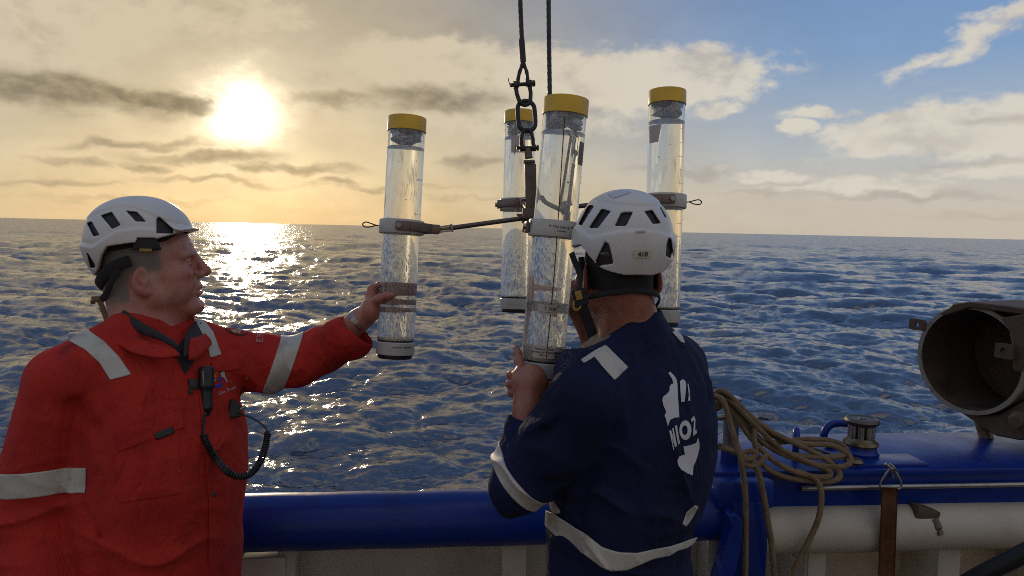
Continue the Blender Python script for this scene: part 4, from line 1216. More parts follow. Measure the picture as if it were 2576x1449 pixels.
M_SKIN_R = skin_mat('ruddy_skin', (.46, .225, .155), (.40, .145, .10), (.17, .145, .125))
M_SKIN_B = skin_mat('tanned_skin', (.36, .155, .095), (.30, .095, .06), (.008, .006, .005))
M_HELM = wear_mat('white_helmet_plastic', (.66, .62, .56), (.56, .51, .44), .34, 9, amount=(.5, .8), bump=.05, bscale=40, rust=(.30, .24, .18), rust_t=(.72, .80), rscale=14)
M_VENT = plain('dark_vent_plastic', (.018, .015, .017), .6)
M_PAD = plain('black_padding', (.020, .018, .018), .9)
M_STRAP = plain('black_strap', (.014, .013, .015), .8)
M_YELLOW = plain('yellow_buckle', (.38, .22, .025), .5)
M_PRINT = bright('white_print', (.60, .57, .56), .7)
M_BOOT = wear_mat('black_leather', (.03, .026, .024), (.05, .04, .03), .5, 12)
M_RADIO = wear_mat('black_radio_plastic', (.012, .012, .013), (.02, .02, .021), .38, 20, bump=.1)
def pxpoly(pts, reg, size):
    """points read off an enlarged crop -> picture coordinates; reg = crop in the 3840 px photograph, size = enlarged width"""
    x0, y0, x1, y1 = reg; k = (x1 - x0) / size / 1.4907
    return [(x0 / 1.4907 + x * k, y0 / 1.4907 + y * k) for x, y in pts]

def helmet(H, vents, badge_fn=None, name='helmet', hc=(-19, 0, 88), sc=1.0, RZ_=0.0):
    """ventilated climbing-style helmet; H head frame (level), vents = [(outline in helmet millimetres (u, v), side axis)]"""
    a, b, h = .128 * sc, .111 * sc, .112 * sc
    O = A3(H(*hc)); M = H.M
    rimx = np.array([-160, -112, -91, -72, -56, -10, 34, 100, 121, 160]) * .001; rimz = RZ_ * .001 + np.array([6, 3, 18, 52, 72, 77, 79, 99, 108, 116]) * .001 - .088
    l1x = np.array([-160, -142, -91, -33, 18, 75, 160]) * .001; l1z = np.array([90, 90, 82, 114, 120, 112, 100]) * .001 - .088
    l2x = np.array([-160, -140, -80, -33, 8, 68, 160]) * .001; l2z = np.array([138, 140, 162, 174, 167, 136, 100]) * .001 - .088
    def outer(p):
        q = (p - O) @ M.T; x, y, z = q[..., 0], q[..., 1], q[..., 2]
        zp = np.maximum(z, 0) / h; zn = np.maximum(-z, 0)
        xa = np.where(x > 0, x / a, x / (a * 1.0))
        k = (np.abs(np.sqrt(xa ** 2 + (y / b) ** 2 + 1e-9)) ** 2.15 + zp ** 2.15) ** (1 / 2.15) + .23 * (zn / .086) ** 2
        d = (k - 1) * .105
        X = x + .0 - .019
        s1 = np.clip(.5 + (np.interp(X, l1x, l1z) - z) / .007, 0, 1); s2 = np.clip(.5 + (z - np.interp(X, l2x, l2z)) / .006, 0, 1)
        d = d - .0045 * s1 - .0028 * s2
        # brim
        bx, bz = x - (.112), z - .024
        br = np.sqrt((bx / .030) ** 2 + (y / .078) ** 2 + ((bz + bx * .30) / .0085) ** 2 + 1e-9)
        d = smin(d, (br - 1) * .009, .010)
        return d, x, y, z
    def rim(x): return np.interp(x - .019, rimx, rimz)
    prisms = []
    for poly, o, u, v, w in vents: prisms.append((np.array(poly, np.float32), A3(o), A3(u), A3(v), A3(w)))
    def cutters(p):
        d = None
        for poly, o, u, v, w in prisms:
            q = p - o; e = np.maximum(poly_d(poly, q @ u, q @ v), -(q @ w) - .0)
            d = e if d is None else np.minimum(d, e)
        return d
    def fn(p):
        d, x, y, z = outer(p)
        body = np.maximum(d, -(d + .012))                       # hollow
        body = np.maximum(body, rim(x) - z)
        if prisms: body = np.maximum(body, -np.maximum(cutters(p), -(d + .008)))
        return body
    Q = Sdf(); Q.op((fn, O, .175))
    me = mesh_sdf(Q, .0024, O - .165, O + .165, name, reach=.016)
    hm = link(name, me, M_HELM)
    kids = []
    for poly, o, u, v, w in prisms:
        c = o + u * poly[:, 0].mean() + v * poly[:, 1].mean()
        rr = max(np.ptp(poly[:, 0]), np.ptp(poly[:, 1])) * .75 + .012
        def fv(p, poly=poly, o=o, u=u, v=v, w=w):
            d, x, y, z = outer(p); q = p - o
            return np.maximum(np.maximum(d + .0062, -(d + .0135)), np.maximum(poly_d(poly, q @ u, q @ v) - .0015, -(q @ w)))
        # start the search where the prism meets the shell
        best, bd = c, 9
        for t in np.linspace(-.05, .25, 61):
            dd = abs(float(outer((c + w * t).astype(np.float32)[None])[0][0]))
            if dd < bd: best, bd = c + w * t, dd
        S2 = Sdf(); S2.op((fv, best, rr + .02)); mv = mesh_sdf(S2, .0022, best - rr, best + rr, 'vent', reach=.016)
        if len(mv.vertices): kids.append(link('vent', mv, M_VENT))
    # padded headband inside the rim
    ring = [H(-16 + 101 * math.cos(t), 84 * math.sin(t), 92 + 14 * math.cos(t)) for t in np.linspace(0, 2 * math.pi, 49)[:-1]]
    kids.append(MB().tube(ring, .011, 10, closed=True, flat=(1.2, .6)).build('headband', M_PAD))
    return hm, kids, outer
def surf_at(outer, p0, w):
    """first point on the helmet going from p0 along w"""
    p0 = A3(p0); w = A3(w); t = np.linspace(0, .35, 700, dtype=np.float32)
    d = outer(p0 + t[:, None] * w)[0]; i = int(np.argmax(d < 0)); return Vector((p0 + t[i] * w).tolist())
CAMP = Vector((0, 0, CAM_Z))
def view_frame(c):
    w = (CAMP - c).normalized(); u = Z_.cross(w).normalized(); v = w.cross(u); return u, v, w
def px_in_frame(pts, c, u, v):
    d = prj(c)[2]; out = []
    for px, py in pts:
        r = P(px, py, 1.0) - CAMP; w = u.cross(v)
        t = (c - CAMP).dot(w) / r.dot(w); q = CAMP + r * t - c
        out.append((q.dot(u), q.dot(v)))
    return out
def mirror_vent(v, l):
    R_m = lambda x: x - l * (2 * x.dot(l))
    poly, o, u, vv, w = v; return (poly, o, R_m(u), R_m(vv), R_m(w))
def mask_attr(me, name, val):
    at = me.attributes.new(name, 'FLOAT', 'POINT'); at.data.foreach_set('value', np.clip(val, 0, 1).astype(np.float32))
def verts_np(me):
    V = np.empty(len(me.vertices) * 3, np.float32); me.vertices.foreach_get('co', V); return V.reshape(-1, 3)
def sstep(x, a, b): t = np.clip((x - a) / (b - a), 0, 1); return t * t * (3 - 2 * t)
def bvh_of(*objs):
    V, F = [], []
    for o in objs:
        n0 = len(V); me = o.data
        V += [v.co.copy() for v in me.vertices]; F += [[n0 + i for i in p.vertices] for p in me.polygons]
    return BVHTree.FromPolygons(V, F)
def print_on(bvh, polys, name, mat, parent, off=.0012, cell=3.0):
    """flat print: outlines read off the picture, laid on the surface they sit on"""
    b = bmesh.new()
    for poly in polys:
        vs = [b.verts.new((x, y, 0)) for x, y in poly]; f = b.faces.new(vs)
    bmesh.ops.triangulate(b, faces=b.faces[:])
    for _ in range(5):
        es = [e for e in b.edges if e.calc_length() > cell * 2]
        if not es: break
        bmesh.ops.subdivide_edges(b, edges=es, cuts=1); bmesh.ops.triangulate(b, faces=b.faces[:])
    bad = []
    for v in b.verts:
        r = (P(v.co.x, v.co.y, 1.0) - CAMP).normalized(); hit = bvh.ray_cast(CAMP, r, 6)
        if hit[0] is None: bad.append(v); continue
        n = hit[1] if hit[1].dot(r) < 0 else -hit[1]
        v.co = hit[0] + n * off - r * off
    if bad: bmesh.ops.delete(b, geom=bad, context='VERTS')
    bmesh.ops.recalc_face_normals(b, faces=b.faces[:])
    me = bpy.data.meshes.new(name); b.to_mesh(me); b.free()
    o = link(name, me, mat)
    if parent: adopt(parent, o)
    return o
def on_surf(bvh, px, py, off=0.0):
    r = (P(px, py, 1.0) - CAMP).normalized(); h = bvh.ray_cast(CAMP, r, 6)
    return (h[0] - r * off) if h[0] is not None else None
def at_z(px, z, d):
    """point in picture column px at depth d, moved to world height z"""
    q = P(px, 1000, d); return Vector((q.x, q.y, z))
def zz(px, py, d): return P(px, py, d).z
def wrinkle(c, R, axis, amp, freq, seed):
    """travelling folds across an axis, broken up so that they do not repeat"""
    a = A3(axis); a = a / np.linalg.norm(a); rg = np.random.default_rng(seed)
    K = rg.normal(size=(5, 3)).astype(np.float32); ph = rg.uniform(0, 6.28, 8).astype(np.float32); c = A3(c)
    def fn(p):
        q = p - c; s = q @ a
        w = sum(np.sin(q @ (K[i] * (9 + 5 * i)) + ph[i]) / (1 + .6 * i) for i in range(5)) * .016
        g = np.sin((s + w) * freq * .62 + ph[5])
        g = (1 - np.abs(g)) ** 2.6 * 1.9 - .45
        return amp * g * (.55 + .45 * np.sin(q @ (K[1] * 11) + ph[6])) * np.exp(-((q ** 2).sum(-1)) / (R * .62) ** 2)
    return fn, c, R * 1.4

def boots(feet, fdir):
    out = []
    for fx in feet:
        S_ = Sdf(); f, l, u = frame(fdir); q = Vector((fx.x, fx.y, 0)); M3 = np.array([f, l, u], np.float32)
        S_.cone(q + Z_ * .26, q + Z_ * .09, .062, .052, .02); S_.ell(q + f * .055 + Z_ * .055, (.125, .050, .052), M3, .03); S_.ell(q + f * .13 + Z_ * .045, (.065, .052, .045), M3, .02)
        S_.box(q + f * .045 + Z_ * .012, (.145, .054, .014), M3, .012, .004)
        out.append(link('boot', mesh_sdf(S_, .007, name='boot'), M_BOOT))
    return out

# =================================================================== man in red
def man_in_red():
    root = empty('person', Vector((P(390, 1400, 1.76).x, P(390, 1400, 1.76).y, 0)), 'man in red coverall and white helmet reaching out to hold a tube', 'person')
    fw = Vector((math.cos(R_(-31)), math.sin(R_(-31)), 0)); lf = Z_.cross(fw)
    H0 = Loc(P(371, 702, 1.76), (math.cos(R_(9)), math.sin(R_(9)), 0), (0, 0, 1), 1.0)
    H = Loc(P(377, 700, 1.76), (math.cos(R_(17)), math.sin(R_(17)), 0), (0, 0, 1), 1.055).pitched(8)
    # joints
    sR, eR, wR = P(160, 960, 1.61), P(84, 1310, 1.60), P(120, 1640, 1.55)
    sL, eL, wL = P(585, 908, 1.895), P(742, 912, 1.945), P(903, 806, 1.925)
    neck = P(378, 850, 1.765)
    # ---------------- body
    S_ = Sdf()
    head_field(S_, H, neck, .071, heavy=.45, age=1.0)
    chest = P(392, 1000, 1.77); hip = Vector((chest.x, chest.y, .95))
    S_.cone(neck, chest, .07, .10, .05); S_.cone(chest, hip, .12, .11, .05)
    S_.cone(neck - Z_ * .07, sR, .05, .045, .03); S_.cone(neck - Z_ * .07, sL, .05, .045, .03)
    S_.chain([sR, eR, wR], [.048, .040, .030], .02); S_.chain([sL, eL, P(868, 838, 1.93), wL], [.048, .042, .034, .029], .015)
    for s in (-1, 1):
        hp = hip + lf * s * .10; S_.chain([hp, Vector((hp.x, hp.y, .5)), Vector((hp.x, hp.y, .10))], [.075, .055, .045], .03)
    # left hand round the tube
    b, ax, L, r = TUBES['a']
    def ring(py, ang, rr):
        best = min(range(0, 301), key=lambda i: abs(prj(b + ax * (L * i / 300))[1] - py)); c = b + ax * (L * best / 300)
        a = R_(ang); return c + (Vector((1, 0, 0)) * math.cos(a) + Vector((0, 1, 0)) * math.sin(a)) * rr
    RT = TR + .0088
    S_.cone(wL, P(940, 778, 1.925), .027, .026, .02)
    knuck = []
    for i, (py, r0, r1, a1) in enumerate(((721, .0100, .0085, 72), (739, .0100, .0085, 66), (764, .0090, .0078, 74), (784, .0082, .0070, 88))):
        k0 = ring(py + 4, 186 - i * 1.0, RT + .012); knuck.append(k0)
        S_.cone(P(926, 790 + (py - 757) * .35, 1.93), k0, .016, r0 * 1.12, .014)
        finger(S_, [k0, ring(py + 1, 158, RT + .003), ring(py, 132, RT), ring(py, 105, RT), ring(py, a1, RT)], r0, r1)
    t0 = P(928, 792, 1.905); t1 = ring(764, 200, RT + .016); t2 = ring(748, 228, RT + .004); t3 = ring(739, 252, RT + .001); t4 = ring(737, 262, RT)
    S_.cone(t0, t1, .019, .0145, .016); finger(S_, [t1, t2, t3, t4], .0130, .0095)
    S_.ell(P(934, 778, 1.91), (.024, .030, .024), None, .014)
    # right hand hanging
    S_.cone(wR, wR - Z_ * .09 + fw * .01, .030, .036, .02)
    for i in range(4):
        k0 = wR - Z_ * .095 + fw * (.030 - .020 * i); finger(S_, [k0, k0 - Z_ * .04 + lf * .004, k0 - Z_ * .068 + lf * .016, k0 - Z_ * .085 + lf * .030], .0095, .0075)
    k0 = wR - Z_ * .03 + fw * .035; finger(S_, [k0, k0 - Z_ * .035 + fw * .014, k0 - Z_ * .065 + fw * .014 + lf * .008], .012, .009)
    me = mesh_sdf(S_, .0030, name='body')
    V = verts_np(me); q = H.local(V)
    hair = sstep(q[:, 2], -8, 30) * sstep(q[:, 0], 62, 30) + sstep(q[:, 2], -75, -30) * sstep(q[:, 0], -20, -42)
    hair *= 1 - sstep(np.abs(q[:, 1]), 77, 80) * (np.abs(q[:, 0]) < 24)
    hair *= sstep(q[:, 2], -105, -60)
    brow = np.exp(-((q[:, 2] - 48 - .02 * np.abs(q[:, 1])) / 5.5) ** 2) * sstep(q[:, 0], 74, 86) * sstep(np.abs(q[:, 1]), 8, 14) * sstep(np.abs(q[:, 1]), 50, 42)
    lash = np.exp(-((q[:, 2] - 29.5) / 2.6) ** 2) * sstep(q[:, 0], 80, 86) * sstep(np.abs(q[:, 1]), 18, 22) * sstep(np.abs(q[:, 1]), 45, 41)
    mask_attr(me, 'hair', np.maximum(hair * .95, np.maximum(brow * .55, lash * .8)))
    rud = np.exp(-((q - A3((118, 0, 0))) ** 2).sum(-1) / 22 ** 2) + .7 * np.exp(-((np.abs(q * A3((1, 1, 1))) - A3((75, 50, -5))) ** 2).sum(-1) / 30 ** 2) + .6 * np.exp(-((q - A3((104, 0, -41))) ** 2).sum(-1) / 14 ** 2) + .6 * sstep(np.abs(q[:, 1]), 79, 86)
    rud += .55 * (q[:, 2] < -60) * (q[:, 0] > -20)
    mask_attr(me, 'ruddy', rud)
    body = link('body', me, M_SKIN_R)
    bv = bvh_of(body)
    parts = [body]
    eyes = MB()
    for s in (-1, 1):
        bmesh.ops.create_uvsphere(eyes.bm, u_segments=16, v_segments=10, radius=.0112, matrix=Matrix.Translation(H(87.2, s * 31, 27)))
    # ---------------- coverall
    C = Sdf()
    tab = []
    for (py, cxp, d, a, bf, bb) in ((800, 386, 1.765, .075, .068, .085), (835, 386, 1.765, .115, .080, .10), (870, 388, 1.765, .155, .105, .112), (920, 392, 1.765, .182, .130, .122), (1000, 396, 1.765, .198, .158, .13),
                                    (1100, 398, 1.765, .215, .178, .13), (1200, 393, 1.765, .218, .190, .13), (1300, 384, 1.765, .214, .188, .13), (1400, 381, 1.765, .208, .182, .135), (1560, 381, 1.765, .195, .165, .14), (1680, 381, 1.765, .16, .13, .12)):
        q_ = P(cxp, py, d); tab.append((q_.z, q_.x, q_.y, a, bf, bb))
    C.op(d_loft(None, lf, fw, tab))
    C.chain([P(340, 838, 1.72), sR], [.060, .077], .035)
    C.chain([P(440, 846, 1.81), sL - lf * .01], [.060, .084], .035)
    m1 = P(90, 1200, 1.605)
    C.chain([sR, m1, eR, eR.lerp(wR, .45), wR], [.078, .077, .079, .082, .062], .012)
    mL = P(880, 848, 1.93)
    C.chain([sL, sL.lerp(eL, .5) - Z_ * .004, eL, P(812, 880, 1.945), mL], [.086, .078, .068, .064, .057], .012)
    C.cone(P(860, 850, 1.93), P(884, 850, 1.93), .058, .061, .008)                       # flared cuff
    ca = (wL - P(845, 855, 1.93)).normalized()
    C.cone(mL - ca * .012, mL + ca * .10, .050, .056, .003, 's')                          # open sleeve end
    C.op(((lambda p, c=A3(mL + ca * .016), n=A3(ca): np.where(((p - c) ** 2).sum(-1) < .16 ** 2, -((p - c) @ n), 1.0)), mL, .15), 0, 's') if False else None
    for s in (-1, 1):
        hp = hip + lf * s * .10; C.chain([hp, Vector((hp.x, hp.y, .5)), Vector((hp.x, hp.y, .16))], [.115, .092, .088], .05)
    # folds
    xw = P(300, 1100, 1.6)
    def F(pts, w, h): C.fold([P(*p) for p in pts], w, h)
    C.disp(*wrinkle(eR, .20, (0, .1, 1), 0.0116, 52, 1)); C.disp(*wrinkle(sR - Z_ * .14, .16, (.3, .1, 1), 0.0062, 46, 2))
    C.disp(*wrinkle(eL, .14, (eL - wL), 0.0085, 62, 3)); C.disp(*wrinkle(P(830, 860, 1.93), .10, (eL - wL), 0.0062, 70, 4)); C.disp(*wrinkle(P(640, 930, 1.90), .13, (1, .2, .9), 0.0085, 56, 5))
    C.disp(*wrinkle(P(420, 1330, 1.62), .26, (.2, .1, 1), 0.0085, 36, 6)); C.disp(*wrinkle(P(400, 1030, 1.6), .20, (1, -.2, .3), 0.0054, 48, 7)); C.disp(*wrinkle(P(560, 1150, 1.70), .18, (.8, -.2, 1), 0.0085, 40, 8))
    C.disp(*wrinkle(P(100, 1420, 1.55), .18, (.25, .1, 1), 0.0109, 44, 9)); C.disp(*wrinkle(P(230, 1180, 1.60), .22, (1, 0, .5), 0.0078, 38, 10))
    ft = lambda d0: d0
    # deep armpit and side creases, zip line, yoke seams
    F([(178, 1010, 1.57), (190, 1100, 1.56), (200, 1220, 1.56)], .018, -.014); F([(195, 1040, 1.57), (245, 1080, 1.58), (275, 1040, 1.585)], .014, -.006)
    F([(205, 1240, 1.57), (260, 1350, 1.57), (270, 1449, 1.57)], .016, -.007); F([(590, 880, 1.83), (600, 960, 1.86), (612, 1000, 1.88)], .014, -.010)
    F([(640, 990, 1.86), (690, 930, 1.87), (735, 880, 1.88)], .013, .007); F([(700, 985, 1.87), (760, 950, 1.88)], .010, -.006)
    F([(330, 925, 1.6), (420, 905, 1.62), (470, 905, 1.65)], .004, -.0025)
    bvz = None
    me = mesh_sdf(C, .0042, name='coverall')
    cov = link('coverall', me, M_RED); parts.append(cov); bc = bvh_of(cov)
    def reg_slab(c, n, w):
        c = A3(c); n = A3(n) / np.linalg.norm(A3(n)); return lambda p: np.abs((p - c) @ n) - w
    def rmax(*f): return lambda p: np.maximum.reduce([g(p) for g in f])
    # reflective bands
    ar = (eR - m1).normalized(); cb = P(88, 1206, 1.6)
    parts.append(shell_patch(C, reg_slab(cb, ar * .97 + Vector((.05, 0, 0)), .0275), .004, .0028, .003, 'sleeve_band', M_TAPE, None, cb, .13))
    al = (eL - sL).normalized(); cb2 = P(710, 908, 1.94)
    parts.append(shell_patch(C, reg_slab(cb2, (al + Z_ * -.28 + Vector((.0, 0, 0))).normalized(), .0255), .004, .0028, .003, 'sleeve_band', M_TAPE, None, cb2, .12))
    # chest pockets with flaps, zip cover
    def pxquad(pts, dref, t1, nm, mat=M_RED, rnd=.004):
        c = on_surf(bc, sum(p[0] for p in pts) / len(pts), sum(p[1] for p in pts) / len(pts)) or P(*pts[0], dref)
        u, v, w = view_frame(c); pl = px_in_frame(pts, c, u, v)
        R = max(math.hypot(*p) for p in pl) + .03
        uu, vv, ww, cc = A3(u), A3(v), A3(w), A3(c)
        rg_ = lambda p: np.maximum(poly_d(pl, (p - cc) @ uu, (p - cc) @ vv) - rnd, -((p - cc) @ ww) - .06)
        o = shell_patch(C, rg_, .004, t1, .003, nm, mat, None, c, R, smooth=1); parts.append(o); return o
    pxquad([(172, 856), (196, 836), (218, 827), (262, 858), (300, 898), (329, 941), (277, 955), (250, 912), (215, 880)], 1.6, .0026, 'shoulder_tape', M_TAPE, .0005)
    pxquad([(486, 800), (512, 804), (536, 834), (548, 866), (557, 892), (529, 899), (520, 862), (506, 836)], 1.8, .0026, 'shoulder_tape', M_TAPE, .0005)
    pxquad([(298, 1092), (455, 1036), (462, 1072), (300, 1132)], 1.6, .0045, 'pocket_flap')
    pxquad([(292, 1136), (445, 1082), (452, 1240), (300, 1262)], 1.6, .0022, 'chest_pocket')
    pxquad([(536, 912), (600, 905), (604, 926), (540, 932)], 1.7, .0045, 'pocket_flap')
    pxquad([(500, 935), (522, 935), (548, 1100), (562, 1260), (556, 1449), (528, 1449), (530, 1260), (516, 1100)], 1.65, .0040, 'zip_cover')
    pxquad([(393, 1092), (432, 1078), (434, 1087), (396, 1102)], 1.6, .0062, 'zip_pull', M_RADIO)
    for (px, py) in ((439, 893), (480, 985), (490, 898), (537, 1243)):
        p_ = on_surf(bc, px, py, .004)
        if p_: parts.append(MB().lathe([(0, .004), (.0055, .003), (.0065, 0), (0, -.004)], p_, (CAMP - p_), 14).build('snap_button', M_RADIO))
    # collar: red outer collar standing open over a charcoal shirt collar
    def strip(top, bot, th, nm, mat, n=7):
        T_ = spline([P(*p) for p in top], n); Bt = spline([P(*p) for p in bot], n); N_q = min(len(T_), len(Bt)); b_ = bmesh.new(); cols = []
        mid_c = sum(T_, Vector()) / len(T_)
        for i in range(N_q):
            col_ = []
            for k in range(6):
                t = k / 5; q_ = T_[i].lerp(Bt[i], t)
                out = (q_ - Vector((mid_c.x, mid_c.y, q_.z))).normalized(); col_.append(b_.verts.new(q_ + out * .006 * math.sin(math.pi * t)))
            cols.append(col_)
        for i in range(N_q - 1):
            for k in range(5): b_.faces.new((cols[i][k], cols[i][k + 1], cols[i + 1][k + 1], cols[i + 1][k]))
        bmesh.ops.recalc_face_normals(b_, faces=b_.faces[:])
        bmesh.ops.solidify(b_, geom=b_.faces[:], thickness=th)
        m_ = bpy.data.meshes.new(nm); b_.to_mesh(m_); b_.free(); o = link(nm, m_, mat); parts.append(o); return o
    strip([(500, 806, 1.86), (440, 790, 1.90), (370, 772, 1.88), (310, 766, 1.815), (284, 784, 1.74), (300, 812, 1.685), (340, 842, 1.66), (400, 866, 1.645), (438, 876, 1.640)],
          [(520, 850, 1.90), (450, 850, 1.95), (360, 850, 1.94), (290, 845, 1.86), (255, 838, 1.72), (278, 856, 1.645), (330, 884, 1.615), (400, 900, 1.612), (452, 893, 1.620)], .005, 'coverall_collar', M_RED)
    strip([(506, 812, 1.80), (455, 790, 1.87), (380, 762, 1.86), (318, 748, 1.81), (291, 750, 1.745), (308, 776, 1.692), (352, 808, 1.663), (408, 838, 1.648), (442, 860, 1.640)],
          [(500, 850, 1.80), (450, 840, 1.88), (380, 830, 1.87), (310, 820, 1.82), (285, 800, 1.75), (305, 812, 1.695), (350, 838, 1.66), (405, 858, 1.648), (445, 880, 1.640)], .0045, 'shirt_collar', M_GREYCLOTH)
    strip([(468, 838, 1.72), (482, 818, 1.76), (496, 806, 1.80)], [(462, 900, 1.66), (490, 872, 1.70), (508, 850, 1.78)], .005, 'shirt_lapel', M_GREYCLOTH)
    strip([(484, 850, 1.70), (500, 846, 1.74), (516, 838, 1.78)], [(478, 905, 1.665), (500, 900, 1.70), (533, 866, 1.775)], .005, 'collar_lapel', M_RED)
    pxquad([(444, 880), (466, 852), (486, 845), (494, 872), (480, 915), (466, 935), (452, 905)], 1.66, .003, 'shirt_front', M_GREYCLOTH)
    # helmet
    u, v, w = view_frame(H0(-14, 0, 93)); hc = H0(-14, 0, 93)
    reg = (250, 680, 850, 1280); vs = []
    for pl in ([(190, 380), (236, 366), (312, 490), (255, 500)], [(320, 316), (418, 286), (498, 402), (425, 438)], [(540, 276), (640, 290), (718, 375), (628, 372)], [(806, 352), (830, 330), (955, 440), (950, 478), (806, 474)],
               [(186, 622), (266, 745), (268, 780), (222, 780)], [(598, 612), (642, 512), (795, 516), (846, 612)]):
        pp = px_in_frame(pxpoly(pl, reg, 1449), hc, u, v); vt = (pp, hc, u, v, w); vs.append(vt); vs.append(mirror_vent(vt, H0.l))
    hm, hk, outer = helmet(H0.pitched(4), vs, hc=(-10, 0, 94), sc=.965, RZ_=8.0)
    clip = MB()
    c0 = surf_at(outer, P(*pxpoly([(714, 624)], reg, 1449)[0], 1.2), (P(*pxpoly([(714, 624)], reg, 1449)[0], 1.2) - CAMP).normalized())
    clip.box(c0 + w * .001, (.019, .005, .005), (u, w, v), .002); hk.append(clip.build('yellow_clip', M_YELLOW))
    for k in hk: adopt(hm, k)
    parts.append(hm)
    # cradle and strap at the nape
    nb_ = [H(-98, -30, 38), H(-112, -8, 15), H(-114, 10, -8), H(-106, -6, -30)]
    cr = MB().tube(spline([H(-18, -80, 48), H(-50, -78, 40), H(-82, -58, 22), H(-103, -22, 0), H(-106, 10, -4), H(-90, 50, 8), H(-55, 77, 35)], 6), .0088, 10, flat=(1.5, .35)).build('nape_cradle', M_PAD)
    st = MB().tube(spline([H(-40, -80, 45), H(-62, -74, 10), H(-80, -58, -16), H(-97, -30, -30), H(-106, -5, -34), H(-116, 8, -36)], 6), .0075, 8, flat=(1.0, .25)).build('nape_strap', M_STRAP)
    kn = MB().box(H(-118, 2, -32), (.022, .010, .016), (H.f, H.l, H.u), .003).box(H(-127, 2, -38), (.010, .008, .010), (H.f, H.l, H.u), .002).build('strap_buckle', M_BRASS)
    tl = MB().tube(spline([H(-112, 0, -36), H(-108, -2, -56), H(-104, -6, -78), H(-98, -12, -100)], 5), .007, 8, flat=(1, .35)).build('strap_tail', M_ROPE)
    parts += [cr, st, kn, tl]
    # watch
    wd = (P(940, 778, 1.925) - wL).normalized(); wc = wL - wd * .004
    wt = MB(); wu = (Vector((0, -1, 0)) - wd * Vector((0, -1, 0)).dot(wd)).normalized(); wv = wd.cross(wu)
    lk = []
    for k in range(18):
        a = 2 * math.pi * k / 18; o_ = wu * math.cos(a) + wv * math.sin(a); t_ = wd.cross(o_)
        lk.append(MB().box(wc + o_ * .0312, (.0105, .0035, .016), (t_, o_, wd), .0012).build('link', M_STEEL))
    lk.append(MB().lathe([(0, 0), (.017, 0), (.018, .004), (.015, .008), (0, .008)], wc - wu * .033, -wu, 22).build('watch_case', M_STEEL))
    watch = MB().lathe([(.0285, -.0065), (.0300, -.0065), (.0300, .0065), (.0285, .0065)], wc, wd, 28, close=True).build('watch', M_DSTEEL)
    for k in lk: adopt(watch, k)
    parts.append(watch)
    # embroidered badge on the chest and patches on the sleeve
    reg6 = (680, 1150, 1080, 1650); Z6 = lambda p: pxpoly(p, reg6, 1159)
    bt = bvh_of(cov)
    orange = bright('orange_thread', (.55, .16, .02), .7); blue = bright('blue_thread', (.012, .05, .40), .7); pale = bright('pale_thread', (.45, .42, .44), .7); dark = bright('dark_patch', (.10, .045, .045), .8); redp = bright('red_patch', (.30, .02, .025), .8)
    parts.append(print_on(bt, [Z6(p) for p in ([(345, 715), (360, 700), (372, 745), (362, 770), (346, 765)], [(366, 700), (385, 712), (392, 700), (396, 730), (384, 742), (372, 722)], [(348, 795), (368, 780), (380, 808), (352, 820)])], 'emblem_flame', orange, None))
    parts.append(print_on(bt, [Z6(p) for p in ([(385, 790), (430, 768), (442, 795), (400, 815)], [(360, 862), (400, 842), (455, 822), (440, 860), (412, 884), (378, 886)])], 'emblem_wave', blue, None))
    parts.append(print_on(bt, [Z6(p) for p in [[(448, 662), (468, 660), (474, 680), (464, 700), (470, 742), (500, 820), (488, 824), (456, 768), (436, 772), (418, 722), (440, 705), (454, 700)]]], 'emblem_figure', pale, None))
    def text_poly(body, origin, ux, uy, size):
        """letter outlines laid out in picture coordinates"""
        m_ = text_mesh(body, size, 0.0, 'LEFT'); out = []
        for f in m_.polygons: out.append([(origin[0] + ux[0] * m_.vertices[i].co.x + uy[0] * m_.vertices[i].co.y, origin[1] + ux[1] * m_.vertices[i].co.x + uy[1] * m_.vertices[i].co.y) for i in f.vertices])
        return out
    o6 = Z6([(398, 950)])[0]
    parts.append(print_on(bt, text_poly('Sea Rese', o6, (.95, -.40), (-.05, -1), 13), 'emblem_lettering', pale, None, cell=6))
    el = [(598 + 60 * math.cos(t) * .98, 246 + 70 * math.sin(t) + 62 * math.cos(t) * .42) for t in np.linspace(0, 6.283, 25)[:-1]]
    el = [(597 + 128 * math.cos(t), 246 + 66 * math.sin(t) + 26 * math.cos(t)) for t in np.linspace(0, 6.283, 29)[:-1]]
    parts.append(print_on(bt, [Z6(el)], 'sleeve_badge', dark, None, .0012)); el2 = [(597 + 118 * math.cos(t), 246 + 58 * math.sin(t) + 24 * math.cos(t)) for t in np.linspace(0, 6.283, 29)[:-1]]
    parts.append(print_on(bt, [Z6(el2)], 'sleeve_badge_field', redp, None, .0022))
    gold = bright('gold_thread', (.42, .26, .12), .7)
    parts.append(print_on(bt, [Z6(p) for p in ([(530, 262), (556, 256), (576, 262), (590, 244), (606, 290), (570, 296), (548, 280)], [(590, 210), (612, 205), (640, 300), (612, 304)])], 'badge_figure', gold, None, .0032))
    parts.append(print_on(bt, text_poly('ARGO', Z6([(640, 285)])[0], (-.10, -1.0), (1.0, -.1), 13), 'badge_lettering', pale, None, .0034, cell=6))
    fr = lambda x0, y0, x1, y1, dx: [(x0, y0), (x1, y0), (x1 + dx, y1), (x0 + dx, y1)]
    parts.append(print_on(bt, [Z6(p) for p in (fr(800, 250, 870, 254, 0), fr(866, 252, 874, 384, 16), fr(800, 252, 806, 384, 16), fr(816, 380, 890, 386, 0), fr(826, 356, 836, 380, 2), fr(846, 356, 858, 380, 2), fr(822, 300, 836, 336, 4), fr(846, 298, 858, 330, 4))], 'sleeve_tag', bright('dull_red_print', (.50, .22, .20), .8), None, .0014))
    adopt(root, *parts)
